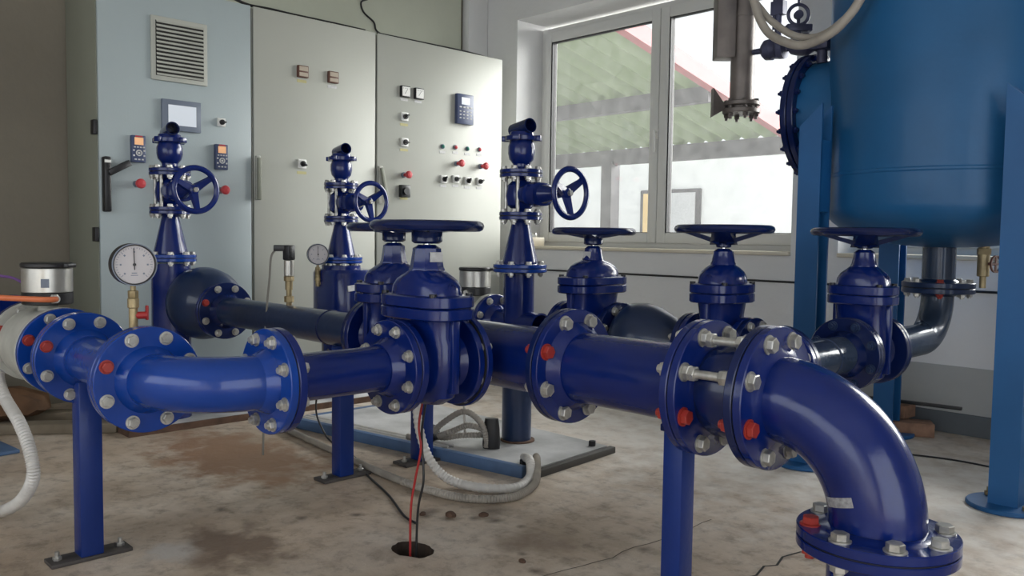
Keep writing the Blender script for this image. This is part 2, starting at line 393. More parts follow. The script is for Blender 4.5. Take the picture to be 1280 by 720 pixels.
# ------------------------------------------------------------------ gate valve (local x = flow)
def gate_valve(label, p, axis, L, D, R, hz, rw, jm, jp, nspoke=4, mk='blue', nameplate=None, wide=1.0, flmk='blue', hubl=.05, dish=.045, hubr=.026, nr=1.0, dz=0):
    """p centre of bore; hz wheel height above centre; jm/jp = parents of neighbours (flanges made elsewhere)"""
    rz = 0 if axis == 'x' else PI/2
    v = thing('gate_valve', label, 'valve', p, rz, 'blue gate valves with horizontal handwheels')
    W = WORLD[v]; k = wide
    # body
    b = MB()
    b.sell([(-.112, .010, .018, 2), (-.106, .035, .055*k, 2.2), (-.085, .050, .085*k, 2.4), (-.03, .058, .098*k, 2.6), (.06, .058, .098*k, 2.6), (.12+dz, .056, .092*k, 2.8), (.168+dz, .062, .095*k, 3)])
    for s in (-1, 1):
        b.box(-.012, .012, s*.098*k-.010, s*.098*k+.010, -.07, .165+dz, bev=.003)
    b.lathe([(R*1.15, -L/2+.02), (R*1.0, -L/2+.05), (R*1.05, 0), (R*1.0, L/2-.05), (R*1.15, L/2-.02)], RY(PI/2), 40)
    b.build('body', M[mk], v, W)
    WD = T((0, 0, dz))
    # bonnet flange pair
    b = MB()
    b.sell([(.165, .082, .116*k, 3.2), (.169, .086, .120*k, 3.2), (.193, .086, .120*k, 3.2), (.196, .083, .117*k, 3.2)], WD)
    b.sell([(.198, .083, .117*k, 3.2), (.201, .086, .120*k, 3.2), (.226, .086, .120*k, 3.2), (.230, .080, .112*k, 3.2)], WD)
    b.build('bonnet_flange', M[mk], v, W)
    b = MB()
    b.sell([(.228, .068, .094*k, 2.8), (.252, .067, .091*k, 2.7), (.270, .062, .080*k, 2.5), (.284, .053, .060*k, 2.3), (.292, .044*nr, .048*nr, 2), (.296, .040*nr, .040*nr, 2)], WD)
    for s in (-1, 1): b.box(-.010, .010, s*.06*k-.006, s*.06*k+.006, .23, .272, WD, bev=.002)
    b.box(-.062, .062, -.006, .006, .23, .27, WD, bev=.002)
    b.build('bonnet', M[mk], v, W)
    top = hz-dish-hubl*.6-.003
    b = MB(); z0 = .292+dz
    b.lathe([(.043*nr, z0-.01), (.043*nr, z0+.006), (.040*nr, z0+.012), (.034*nr, top-.016), (.034*nr, top-.010), (.020*nr, top)], seg=8 if nr > 1 else 28)
    b.build('neck', M[mk], v, W, ang=30)
    b = MB(); b.cyl(.010, top-.004, hz-.03, seg=16); b.build('stem', M['chrome'], v, W)
    handwheel(v, W @ T((0, 0, hz)), rw, n=nspoke, hubl=hubl, dish=dish, hubr=hubr, wide=.026 if dish < .04 else .046, rim=.0135)
    for sx in (-1, 1):
        for sy in (-1, 1):
            b = MB(); b.cyl(.010, .226, .236, T((sx*.062, sy*.088*k, dz)), 16); b.build('bonnet_bolt', M['black'], v, W)
    if nameplate:
        b = MB(); b.box(-.017*nr, .017*nr, -.0385*nr, -.0335*nr, nameplate, nameplate+.026) ; b.build('nameplate', M['labelwhite'], v, W @ RZ(PI*0), 'small silver nameplate')
    # cast mark on the side of the bonnet
    b = MB(); b.shell([(.011, -.0015), (.0135, -.0015), (.0135, .0015), (.011, .0015)], RX(PI/2), 20)
    for s in (-1, 1): b.box(-.0015, .0015, -.0015, .0015, -.010, .010, RY(s*.6))
    b.build('cast_mark', M[mk], v, W @ T((.0, -.090*k, .250+dz)) @ RX(-.05))
    # own end flanges
    for s, nb in ((-1, jm), (1, jp)):
        Wf = W @ T((s*L/2, 0, 0)) @ RY(PI/2)
        if s < 0: disc(v, Wf, D, R, .0015, TH+.0015, flmk, .02, 1)
        else: disc(v, Wf, D, R, -TH-.0015, -.0015, flmk, .02, -1)
    return v

Z0 = .555; Z1 = .525
# ================================================================== SETTING
# floor with a real hole in it
def build_floor():
    bm = bmesh.new()
    def loop(pts):
        vs = [bm.verts.new(p) for p in pts]
        return [bm.edges.new((vs[i], vs[(i+1) % len(vs)])) for i in range(len(vs))]
    e = loop([(-4.85, -2.6, 0), (2.3, -2.6, 0), (2.3, 4.6, 0), (-4.85, 4.6, 0)])
    random.seed(3)
    n = 22
    hole = [(-1.897+(.066+.012*random.random())*math.cos(2*PI*i/n), 1.452+(.046+.012*random.random())*math.sin(2*PI*i/n), 0) for i in range(n)]
    e += loop(hole)
    bmesh.ops.triangle_fill(bm, edges=e, use_beauty=True)
    bot = [(x*1.0, y, -.10) for x, y, z in hole]
    tv = [v for v in bm.verts if abs(v.co.x+1.897) < .08 and abs(v.co.y-1.452) < .08]
    tv.sort(key=lambda v: math.atan2(v.co.y-1.452, v.co.x+1.897))
    bv = [bm.verts.new((v.co.x, v.co.y, -.10)) for v in tv]
    for i in range(len(tv)):
        j = (i+1) % len(tv)
        f_ = bm.faces.new((tv[i], tv[j], bv[j], bv[i])); f_.material_index = 1
    f_ = bm.faces.new(bv); f_.material_index = 1
    bmesh.ops.recalc_face_normals(bm, faces=bm.faces)
    me = bpy.data.meshes.new('floor'); bm.to_mesh(me); bm.free(); me.materials.append(M['floor']); me.materials.append(M['pit'])
    o = bpy.data.objects.new('floor', me); COL.objects.link(o); o['kind'] = 'structure'
    if sum(p.normal.z*p.area for p in me.polygons) < 0: me.flip_normals()
build_floor()
def struct(name, b, m):
    o = b.build(name, m); o['kind'] = 'structure'; return o
H = 3.15
b = MB(); b.box(-5.0, -4.8, -2.7, 4.7, -.1, H); struct('wall_left', b, M['wall_left'])
# upper part of the left wall above the cabinets is a greenish panel set slightly proud
b = MB(); b.box(-4.80, -4.775, 1.40, 4.06, 2.0, H-.002); struct('trim_1', b, M['wall_up'])
b = MB(); b.box(-4.80, -4.72, 4.09, 4.279, .0, H-.002, bev=.01); struct('trim_2', b, M['wall_back'])
# window wall with two openings
WY0, WY1 = 4.28, 4.66
O1 = (-4.407, -2.245); O2 = (-1.98, .18); OZ = (.823, 2.466)
b = MB()
b.box(-5.0, 2.4, WY0, WY1, -.1, OZ[0]); b.box(-5.0, 2.4, WY0, WY1, OZ[1], H)
for a, c in ((-5.0, O1[0]), (O1[1], O2[0]), (O2[1], 2.4)): b.box(a, c, WY0, WY1, OZ[0], OZ[1])
struct('wall_back', b, M['wall_back'])
b = MB(); b.box(-4.7, 2.2, 4.268, 4.281, .10, .32); struct('trim_3', b, M['band'])
b = MB(); b.box(-4.7, 2.2, 4.255, 4.281, 0, .10, bev=.003); struct('baseboard_back', b, M['base'])
# unseen right wall doorway and front wall window band, openings added for fill light
b = MB(); b.box(2.2, 2.4, -2.7, -1.6, -.1, H); b.box(2.2, 2.4, 1.6, 4.7, -.1, H); b.box(2.2, 2.4, -1.6, 1.6, 2.5, H); struct('wall_right', b, M['wall_back'])
b = MB(); b.box(-5, 2.4, -2.7, -2.5, -.1, .9); b.box(-5, 2.4, -2.7, -2.5, 2.5, H); b.box(-5, -3.6, -2.7, -2.5, .9, 2.5); b.box(.8, 2.4, -2.7, -2.5, .9, 2.5)
struct('wall_front', b, M['wall_back'])
b = MB(); b.box(-5, 2.4, -2.7, 4.7, H, H+.15); struct('ceiling', b, M['ceil'])

def window(n, x0, x1):
    w = thing('window_%d' % n, None, None, (x0, 4.5, OZ[0]), kind='structure')
    z0, z1 = OZ[0]+.02, OZ[1]-.03; Y0, Y1 = 4.54, 4.60
    xm = (x0+x1)/2
    W = I4
    def fr(a, c, e, f, t, y0, y1, nm, mm='frame'):
        b = MB(); b.box(a, a+t, y0, y1, e, f, bev=.004); b.box(c-t, c, y0, y1, e, f, bev=.004)
        b.box(a+t, c-t, y0, y1, e, e+t, bev=.004); b.box(a+t, c-t, y0, y1, f-t, f, bev=.004)
        return b.build(nm, M[mm], w, W)
    fr(x0+.002, x1-.002, z0, z1, .045, Y0, Y1+.02, 'window_frame')
    for (a, c) in ((x0+.040, xm-.003), (xm+.003, x1-.040)):
        fr(a, c, z0+.036, z1-.036, .068, Y0-.018, Y1-.01, 'sash')
        fr(a+.066, c-.066, z0+.102, z1-.102, .006, Y0-.008, Y1-.02, 'glazing_seal', 'gasket')
        b = MB(); b.box(a+.064, c-.064, Y0+.018, Y0+.024, z0+.10, z1-.10); b.build('pane', M['glass'], w, W)
    b = MB(); b.box(xm-.020, xm+.004, Y0-.026, Y0-.018, 1.56, 1.62, bev=.003); b.cyl(.009, 0, .03, T((xm-.008, Y0-.02, 1.605)) @ RX(PI/2), 14)
    b.box(xm-.017, xm+.001, Y0-.058, Y0-.045, 1.47, 1.615, bev=.005); b.build('window_handle', M['white'], w, W)
window(1, *O1); window(2, *O2)
for i, (x0, x1) in enumerate((O1, O2)):
    b = MB(); b.box(x0+.002, x1-.002, 4.26, 4.54, OZ[0]+.001, OZ[0]+.022, bev=.004); struct('trim_%d' % (4+i), b, M['sill'])
# crack in the floor by the pump elbow
b = MB(); cp = [(-1.141, 1.90), (-1.150, 1.96), (-1.128, 2.021), (-1.147, 2.096), (-1.126, 2.128), (-1.146, 2.198), (-1.129, 2.277)]
for (x0, y0), (x1, y1) in zip(cp, cp[1:]):
    w_ = .0035
    v = [b._v(q, I4) for q in ((x0-w_, y0, .0012), (x0+w_, y0, .0012), (x1+w_, y1, .0012), (x1-w_, y1, .0012))]; b.b.faces.new(v)
struct('trim_6', b, M['gasketline'])
b = MB()
random.seed(5); y = 1.5; x = -1.52; pts = []
for i in range(16): pts.append((x, y)); x += random.uniform(-.012, .014); y += .055
for (x0, y0), (x1, y1) in zip(pts, pts[1:]):
    w_ = .0014; v = [b._v(q, I4) for q in ((x0-w_, y0, .001), (x0+w_, y0, .001), (x1+w_, y1, .001), (x1-w_, y1, .001))]; b.b.faces.new(v)
struct('trim_7', b, M['gasketline'])

# ================================================================== CABINETS
CX = -4.30
def cabinet(label, y0, y1, mk, z1=2.13, side=None):
    c = thing('control_cabinet', label, 'electrical cabinet', (-4.55, (y0+y1)/2, 0), 0, 'grey control cabinets along the wall')
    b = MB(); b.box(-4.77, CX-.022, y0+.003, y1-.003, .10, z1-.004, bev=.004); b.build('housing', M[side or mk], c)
    b = MB(); b.box(-4.76, CX-.03, y0+.006, y1-.006, 0, .10); b.build('plinth', M['plinth'], c)
    b = MB(); b.box(CX-.022, CX-.016, y0+.008, y1-.008, .12, z1-.01); b.build('door_seal', M['gasketline'], c)
    b = MB(); b.box(CX-.016, CX, y0+.005, y1-.006, .115, z1, bev=.004); b.build('door', M[mk], c)
    return c
c1 = cabinet('left cabinet with fan grille, display and two keypads on its door', 1.385, 2.178, 'cab_coollit', side='cabside')
c2 = cabinet('middle cabinet door with two small brown meters and one switch', 2.183, 2.986, 'cab')
c3 = cabinet('right cabinet door with rows of lights, mushroom buttons and switches', 2.991, 4.042, 'cab')
def onf(y, z, dx=0): return frame((CX+dx, y, z), (1, 0, 0))   # local z out of the door, local x=+Y, local y=+Z
def selector(c, y, z, s=.026, ang=0, mk='white'):
    p = MB(); p.box(-s, s, -s, s, 0, .012, bev=.003); o = p.build('selector_switch', M[mk], c, onf(y, z))
    k = MB(); k.cyl(s*.62, .011, .026, seg=20, bev=.002); k.box(-s*.7, s*.7, -s*.18, s*.18, .024, .040, RZ(ang), bev=.002); k.build('knob', M['black'], o, onf(y, z))
    return o
def tagplate(c, y, z, w=.03, mk='yellow'):
    p = MB(); p.box(-w, w, -.008, .008, 0, .0015); p.build('label_plate', M[mk], c, onf(y, z))
def mushroom(c, y, z, s=.022):
    p = MB(); p.cyl(s*.8, 0, .02, seg=20); o = p.build('mushroom_button', M['bezel'], c, onf(y, z))
    k = MB(); k.lathe([(s*.55, .015), (s*.6, .04), (s*1.05, .052), (s*1.1, .062), (s*.8, .072), (.001, .075)], seg=24); k.build('button_cap', M['redbtn'], o, onf(y, z))
def lamp(c, y, z, mk):
    p = MB(); p.lathe([(.016, 0), (.016, .006), (.013, .008)], seg=24); o = p.build('pilot_light', M['bezel'], c, onf(y, z))
    k = MB(); k.lathe([(.012, .006), (.011, .013), (.006, .017), (.001, .018)], seg=20); k.build('lens', M[mk], o, onf(y, z))
def meter(c, y, z, s=.033, mk='meterred', face='metercream', bar=True):
    p = MB(); p.box(-s, s, -s, s, 0, .022, bev=.003); o = p.build('panel_meter', M[mk], c, onf(y, z))
    k = MB(); k.box(-s*.82, s*.82, s*.08 if bar else -s*.82, s*.82, .0222, .0245)
    if bar: k.box(-s*.82, s*.82, -s*.82, -s*.2, .0222, .0245)
    k.build('meter_face', M[face], o, onf(y, z))
    if not bar:
        n = MB(); n.box(-.001, .001, -s*.5, s*.5, .0246, .0252, RZ(-.6))
        for q in range(5): n.box(-s*.6+q*s*.3-.001, -s*.6+q*s*.3+.001, s*.45, s*.6, .0246, .0252)
        n.build('needle', M['black'], o, onf(y, z))
def keypad(c, y, z, w, h, scr, body='navy', sw=.62, sh=.27):
    p = MB(); p.box(-w, w, -h, h, 0, .028, bev=.004); o = p.build('keypad', M[body], c, onf(y, z))
    k = MB(); k.box(-w*sw, w*sw, h*.30, h*(.30+sh*2), .0282, .030); k.build('screen', M[scr], o, onf(y, z))
    if scr == 'screen_orange':
        q = MB(); q.box(-w*.5, w*.5, h*.88, h*.97, .0282, .030); q.build('red_strip', M['redbtn'], o, onf(y, z))
    q = MB()
    for i in range(4): q.box(-w*.72+i*w*.42, -w*.72+i*w*.42+w*.26, h*.08, h*.17, .028, .030)
    if scr == 'screen_orange':
        q.shell([(w*.30, .028), (w*.46, .028), (w*.46, .031), (w*.30, .031)], T((0, -h*.3, 0)), 20); q.cyl(w*.17, .028, .031, T((0, -h*.3, 0)), 14)
        for i in (-1, 1):
            for j in (-.12, -.5): q.box(i*w*.72-w*.12, i*w*.72+w*.12, h*j-.004, h*j+.004, .028, .030)
        for i in range(3): q.box(-w*.65+i*w*.5, -w*.65+i*w*.5+w*.3, -h*.83, -h*.73, .028, .030)
    else:
        for j in range(3):
            for i in range(4): q.box(-w*.72+i*w*.42, -w*.72+i*w*.42+w*.2, -h*.2-j*h*.22, -h*.13-j*h*.22, .028, .030)
    q.build('keys', M['labelwhite'] if scr != 'x' else M['bezel'], o, onf(y, z))
# cabinet 1
gy0, gy1, gz0, gz1 = 1.637, 1.925, 1.665, 1.98
b = MB(); b.box(gy0, gy1, gz0, gz1, 0, .014, Matrix(((0, 0, 1, CX), (1, 0, 0, 0), (0, 1, 0, 0), (0, 0, 0, 1))), bev=.004); g = b.build('fan_grille', M['cab'], c1)
FR = Matrix(((0, 0, 1, CX), (1, 0, 0, 0), (0, 1, 0, 0), (0, 0, 0, 1)))
b = MB(); b.box(gy0+.022, gy1-.022, gz0+.022, gz1-.022, .0135, .016, FR); b.build('grille_recess', M['gasketline'], g)
b = MB()
for i in range(14):
    z = gz0+.028+i*(gz1-gz0-.056)/13.
    b.box(-.5*(gy1-gy0-.048), .5*(gy1-gy0-.048), -.006, .006, -.0012, .0012, T((CX+.022, (gy0+gy1)/2, z)) @ Matrix(((0, .5, .86, 0), (1, 0, 0, 0), (0, -.86, .5, 0), (0, 0, 0, 1))) @ RX(PI/2*0))
b.build('slats', M['cab'], g)
b = MB(); b.box(1.685, 1.885, 1.420, 1.575, 0, .022, FR, bev=.004); o = b.build('display_panel', M['bezel'], c1)
b = MB(); b.box(1.715, 1.858, 1.447, 1.548, .0222, .024, FR); b.build('screen', M['screen_white'], o)
selector(c1, 2.0, 1.489, .022)
keypad(c1, 1.567, 1.313, .034, .066, 'screen_orange'); keypad(c1, 1.993, 1.306, .034, .066, 'screen_orange')
mushroom(c1, 1.562, 1.142); mushroom(c1, 1.996, 1.132)
# black swing handle with arm
b = MB(); b.box(1.398, 1.432, 1.00, 1.265, 0, .045, FR, bev=.008); o = b.build('door_handle', M['black'], c1)
b = MB(); b.box(-.015, .015, 0, .115, .02, .05, T((0, 1.420, 1.185)) @ Matrix(((0, 0, 1, CX), (1, 0, 0, 0), (0, 1, 0, 0), (0, 0, 0, 1))) @ RZ(-1.05), bev=.004); b.build('lever', M['black'], o)
b = MB(); b.box(1.400, 1.430, 1.235, 1.248, .0455, .0475, FR); b.build('white_stripe', M['white'], o)
for z in (1.405, .891):
    b = MB(); b.box(CX-.05, CX-.005, 1.368, 1.388, z-.035, z+.035, bev=.004); b.build('hinge', M['black'], c1)
# cabinet 2
meter(c2, 2.479, 1.822); meter(c2, 2.677, 1.818); tagplate(c2, 2.479, 1.77); tagplate(c2, 2.677, 1.765, .03, 'labelwhite')
selector(c2, 2.478, 1.305, .026, -.6); tagplate(c2, 2.478, 1.255)
def lever_handle(c, y, z0, z1, tilt=0):
    b = MB(); b.box(-.014, .014, z0, z1, 0, .018, T((0, y, 0)) @ FR, bev=.004); o = b.build('door_handle', M['greycast'], c)
    b = MB(); L = (z1-z0)
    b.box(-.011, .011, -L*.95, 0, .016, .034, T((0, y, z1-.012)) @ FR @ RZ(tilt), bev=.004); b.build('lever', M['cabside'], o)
lever_handle(c2, 2.205, 1.09, 1.33)
# cabinet 3
meter(c3, 3.195, 1.803, .035, 'black', 'white', False); meter(c3, 3.303, 1.803, .035, 'black', 'white', False)
tagplate(c3, 3.195, 1.755, .028, 'labelwhite'); tagplate(c3, 3.303, 1.755, .028, 'labelwhite')
selector(c3, 3.196, 1.649, .027, .6); selector(c3, 3.197, 1.49, .027); mushroom(c3, 3.193, 1.286)
tagplate(c3, 3.196, 1.60); tagplate(c3, 3.197, 1.443); tagplate(c3, 3.197, 1.14, .03)
b = MB(); b.box(-.036, .036, -.038, .038, 0, .03, onf(3.193, 1.185), bev=.004); b.cyl(.022, .03, .04, onf(3.193, 1.185), 20); b.build('socket_outlet', M['black'], c3)
keypad(c3, 3.68, 1.748, .072, .098, 'screen_white', 'navy', .5, .24)
for y, z, mk in ((3.507, 1.491, 'grnbtn'), (3.616, 1.495, 'redbtn'), (3.721, 1.494, 'grnbtn'), (3.829, 1.497, 'redbtn')):
    lamp(c3, y, z, mk); tagplate(c3, y, z-.036, .024, 'labelwhite')
mushroom(c3, 3.625, 1.388); mushroom(c3, 3.84, 1.384)
for i, (y, z) in enumerate(((3.516, 1.279), (3.619, 1.285), (3.724, 1.28), (3.832, 1.281))):
    selector(c3, y, z, .026, (1.2, .5, 1.2, .6)[i]); tagplate(c3, y, z-.044, .026, 'labelwhite')
lever_handle(c3, 3.012, 1.10, 1.33, .22)
# cables sagging along the cabinet tops
b = MB(); b.tube(spline([(-4.42, 1.95, 2.30), (-4.38, 2.05, 2.20), (-4.34, 2.16, 2.145), (-4.33, 2.30, 2.142), (-4.33, 2.45, 2.139), (-4.33, 2.72, 2.139), (-4.34, 2.93, 2.139)], 6), .008, 8)
tag(b.build('cable', M['black']), 'black cable lying along the top edge of the middle cabinet', 'cable')
b = MB(); b.tube(spline([(-4.34, 3.02, 2.139), (-4.33, 3.4, 2.139), (-4.33, 3.75, 2.140), (-4.36, 3.95, 2.139)], 6), .007, 8)
tag(b.build('cable', M['black']), 'black cable lying along the top edge of the right cabinet', 'cable')
b = MB(); b.tube(spline([(-4.769, 3.24, 2.47), (-4.769, 3.19, 2.44), (-4.769, 3.21, 2.38), (-4.769, 3.29, 2.33), (-4.769, 3.31, 2.28), (-4.769, 3.38, 2.25)], 5), .006, 8)
tag(b.build('cable', M['black']), 'short crooked black cable hanging on the green wall above the cabinets', 'cable')
# step platform in front of the cabinets
b = MB(); b.box(-4.27, -3.80, 1.345, 2.9, 0, .028, bev=.003); p = b.build('steel_floor_plate', M['steelplate']); tag(p, 'flat worn plate with rusty edge on the floor before the cabinets', 'floor plate')
b = MB(); b.box(-3.800, -3.785, 1.345, 2.9, .0, .030); b.box(-4.27, -3.785, 1.330, 1.345, 0, .030); b.build('edge_trim', M['rust'], p)

# ================================================================== FRONT LINE A1 (flow meter, spools, elbow)
D1 = .25; R1 = .062
Y1_ = .752
s0 = thing('pipe_spool', 'short blue pipe entering the left wall behind the grey flow meter', 'pipe', (-3.5, Y1_, Z0))
pipe(s0, FX(0, Y1_, Z0), R1, -4.80, -2.99, 'blue')
disc(s0, FX(-3.22, Y1_, Z0), .26, R1, -.011, .011, 'blue', .03, 1)
fm = thing('flow_meter', 'grey flow meter with silver round head and orange cable at far left', 'flow meter', (-2.8, Y1_, Z0), 0, 'flow meters with silver heads')
joint(FX(-2.965, Y1_, Z0), D1, R1, s0, None, 'blue', 'blue', bolts_to=s0)
for x, a, c_, sd in ((-2.965, .0015, .022, 1), (-2.655, -.022, -.0015, -1)): disc(fm, FX(x, Y1_, Z0), D1*1.0, R1, a, c_, 'greycast', .02, sd)
b = MB(); b.lathe([(R1*1.1, -2.95), (R1*1.75, -2.92), (R1*1.8, -2.90), (R1*1.8, -2.72), (R1*1.75, -2.70), (R1*1.1, -2.67)], FX(0, Y1_, Z0), 44); b.build('body', M['greycast'], fm)
def meter_head(par, x, y, z0, r=.070, cablecol=True):
    b = MB(); b.cyl(.028, z0-.03, z0+.012, T((x, y, 0)), 20); b.build('neck', M['greycast'], par)
    b = MB(); b.cyl(r*1.0, z0+.010, z0+.047, T((x, y, 0)), 40, .003); b.build('head_base', M['black'], par)
    b = MB(); b.cyl(r*.99, z0+.047, z0+.120, T((x, y, 0)), 40, .002); h = b.build('head_case', M['steel'], par)
    b = MB(); b.cyl(r*1.03, z0+.120, z0+.136, T((x, y, 0)), 40, .004); b.box(-.02, .02, r*.3, r*1.18, z0+.121, z0+.134, T((x, y, 0)) @ RZ(-.9), bev=.003); b.build('head_lid', M['black'], par)
    return h
h = meter_head(fm, -2.80, Y1_, Z0+.117)
# camera-side code-free label plate and cable gland
b = MB(); b.box(-.011, .011, -.0012, .0012, Z0+.180, Z0+.206, T((-2.80, Y1_, 0)) @ RZ(1.22) @ T((.0, -.0705, 0))); b.build('label_plate', M['bezel'], fm)
gl = T((-2.80, Y1_, Z0+.147)) @ RZ(1.55)
b = MB(); b.cyl(.012, .066, .090, gl @ RX(PI/2), 16); b.hexa(.015, .070, .080, gl @ RX(PI/2)); b.build('cable_gland', M['steel'], fm)
ge = gl @ Vector((0, -.09, 0))
b = MB(); b.tube(spline([gl @ Vector((0, -.09, 0)), ge+Vector((.012, -.012, .0)), ge+Vector((.0, -.045, .001)), ge+Vector((-.06, -.10, .003)), ge+Vector((-.22, -.22, .004)), ge+Vector((-.5, -.42, -.03)), ge+Vector((-.9, -.55, -.4)), ge+Vector((-1.2, -.55, -.692))], 6), .0085, 10)
tag(b.build('cable', M['orange']), 'orange cable running left from the silver flow meter head', 'cable')
b = MB(); b.tube(spline([(-2.872, .745, .718), (-2.93, .72, .74), (-3.02, .69, .757), (-3.2, .62, .74), (-3.5, .5, .5), (-3.8, .45, .01)], 6), .0045, 8)
tag(b.build('cable', M['purple']), 'thin purple cable arching left behind the orange cable', 'cable')
# spool between flow meter and next joint
s1 = thing('pipe_spool', 'short bright blue flanged pipe right of the grey flow meter', 'pipe', (-2.55, Y1_, Z0))
joint(FX(-2.655, Y1_, Z0), D1, R1, None, s1, 'blue', 'blue_lit', red=(3,))
bolts(fm, FX(-2.95, Y1_, Z0), D1, .012, .006, red=(3,), s=.013)
pipe(s1, FX(0, Y1_, Z0), R1, -2.61, -2.52, 'blue_lit')
s2 = thing('pipe_spool', 'blue flanged pipe carrying the large pressure gauge', 'pipe', (-2.24, Y1_, Z0))
joint(FX(-2.485, Y1_, Z0), D1, R1, s1, s2, 'blue_lit', 'blue_lit', red=(3,))
pipe(s2, FX(0, Y1_, Z0), R1, -2.44, -2.06, 'blue_lit')
el = thing('pipe_elbow', 'bright blue flanged elbow turning right beside the large gauge', 'pipe elbow', (-1.9, .8, Z0))
XE = -1.82; YE = .945
joint(FX(-2.025, Y1_, Z0), D1, R1, s2, el, 'blue_lit', 'blue_lit', red=(3,), bolts_to=el)
bend(el, (-2.003, YE-.0, Z0), YE-Y1_, (0, -1, 0), (1, 0, 0), R1*1.04, 'blue_lit')
XB = -2.003+(YE-Y1_)      # axis of the B-run
s3 = thing('pipe_spool', 'straight blue pipe between the bright elbow and the first valve', 'pipe', (XB, 1.13, Z0))
joint(FY(XB, YE+.022, Z0), D1, R1*.97, el, s3, 'blue_lit', 'blue', red=(7,), bolts_to=el)
pipe(s3, FY(XB, 0, Z0), R1*.95, YE+.06, 1.27, 'blue')
v1 = gate_valve('nearest blue gate valve, its round handwheel overlapping the one behind', (XB, 1.425, Z0), 'y', .215, D1, R1, .375, .142, None, None, 4, nameplate=.278, hubl=.060, dish=.012, hubr=.042, nr=1.15, dz=-.04, wide=1.2)
joint(FY(XB, 1.425-.1075, Z0), D1, R1, s3, None, 'blue', 'blue', red=(7,), bolts_to=s3)
tee = thing('pipe_tee', 'dark blue pipe tee leaving the nearest valve to the right', 'pipe tee', (XB, 1.7, Z0))
joint(FY(XB, 1.425+.1075, Z0), D1*1.07, R1, None, tee, 'blue', 'blue', red=(7,))
R2 = .094; D2 = .31; YA = 1.70
pipe(tee, FY(XB, 0, Z0), R1, 1.55, 1.66, 'blue')
pipe(tee, FX(0, YA, Z0), R2, -2.13, -1.56, 'blue')
# ================================================================== HEADER A2
v2 = gate_valve('second gate valve, behind the nearest one, with overlapping handwheel', (-2.34, YA, Z0), 'x', .23, D1, R1, .375, .145, None, None, 4, hubl=.060, dish=.012, hubr=.040, nr=1.1, dz=-.04, wide=1.1)
b = MB(); b.shell([(R1, -2.22), (R1, -2.185), (R2, -2.12), (R2*.9, -2.12), (R1*.88, -2.19), (R1*.88, -2.22)], FX(0, YA, Z0), 44); b.build('reducer', M['blue_dark'], tee)
joint(FX(-2.225, YA, Z0), D1, R1, None, tee, 'blue', 'blue_dark')
s4 = thing('pipe_spool', 'long dark blue header pipe carrying the black-capped pressure sensor', 'pipe', (-3.0, YA, Z0))
joint(FX(-2.455, YA, Z0), D1, R1, s4, None, 'blue_dark', 'blue', red=(2,), bolts_to=s4)
pipe(s4, FX(0, YA, Z0), R1*1.02, -3.60, -2.49, 'pipe_dark')
b = MB(); b.shell([(R1*.9, -2.742), (R1*1.03, -2.744), (R1*1.07, -2.738), (R1*1.03, -2.732), (R1*.9, -2.734)], FX(0, YA, Z0), 44); b.build('weld_bead', M['blue_dark'], s4)
red_ = thing('pipe_reducer', 'rounded dark reducer at the far left end of the header', 'pipe reducer', (-3.9, YA, Z0))
joint(FX(-3.63, YA, Z0), D1*1.02, R1, red_, s4, 'blue', 'blue_dark', red=(3,), bolts_to=s4)
b = MB(); b.lathe([(.02, -3.955), (.10, -3.945), (.150, -3.92), (.168, -3.88), (.170, -3.83), (.160, -3.77), (.132, -3.715), (.095, -3.68), (.066, -3.655)], FX(0, YA, Z0+.02), 48); b.build('reducer_body', M['pipe_dark'], red_)
# right hand big pipe
s5 = thing('pipe_spool', 'large dark blue pipe with four white-grey bolts, front centre', 'pipe', (-1.3, YA, Z0))
joint(FX(-1.525, YA, Z0), D2, R2, tee, s5, 'blue_dark', 'blue', red=(3,), bolts_to=s5)
pipe(s5, FX(0, YA, Z0), R2, -1.48, -1.15, 'blue')
s6 = thing('expansion_joint', 'open flanged joint with long bare bolts before the big elbow', 'pipe joint', (-1.0, YA, Z0))
XF = -1.095
joint(FX(XF, YA, Z0), D2*1.03, R2, s5, s6, 'blue', 'blue', bolts_to=s6, red=(4,), neck=.012)
pipe(s6, FX(0, YA, Z0), R2*.86, XF, -.93, 'blue_dark')
b = MB(); b.lathe([(R2*1.05, XF+.03), (R2*1.15, XF+.05), (R2*1.15, -.99), (R2*1.05, -.97)], FX(0, YA, Z0), 44); b.build('sleeve', M['blue_dark'], s6)
e2 = thing('pipe_elbow', 'largest glossy blue elbow bending down to the floor at right', 'pipe elbow', (-.7, YA, .3))
XJ = -.93
joint(FX(XJ, YA, Z0), D2*1.03, R2, s6, e2, 'blue_dark', 'blue', bolts_to=e2, red=(4,), neck=.012)
# long studs of the joint
for i in range(8):
    a = 2*PI*(i+.5)/8; r = D2*.415
    if i in (0, 2, 3, 6):
        m = FX(XF, YA, Z0) @ T((r*math.cos(a), r*math.sin(a), 0))
        b = MB(); b.cyl(.010, .022, XJ-XF-.022, m, 14); b.hexa(.0175, .036, .052, m); b.hexa(.0175, XJ-XF-.052, XJ-XF-.036, m); b.build('stud', M['bolt'], s6)
RB = .224
bend(e2, (XJ+.022, YA, Z0-RB), RB, (0, 0, 1), (1, 0, 0), R2*1.0, 'blue', n=28)
XV = XJ+.022+RB
ZF = .300
riser = thing('pipe_spool', 'flanged blue pipe going into the floor under the big elbow', 'pipe', (XV, YA, 0))
pipe(e2, T((XV, YA, 0)), R2, ZF, Z0-RB+.001, 'blue')
WV = T((XV, YA, ZF))
joint(WV @ RZ(.25), D2, R2, riser, e2, 'blue', 'blue', red=(4,), neck=.008, bolts_to=e2)
pipe(riser, T((XV, YA, 0)), R2, 0, ZF-.02, 'blue')
b = MB()
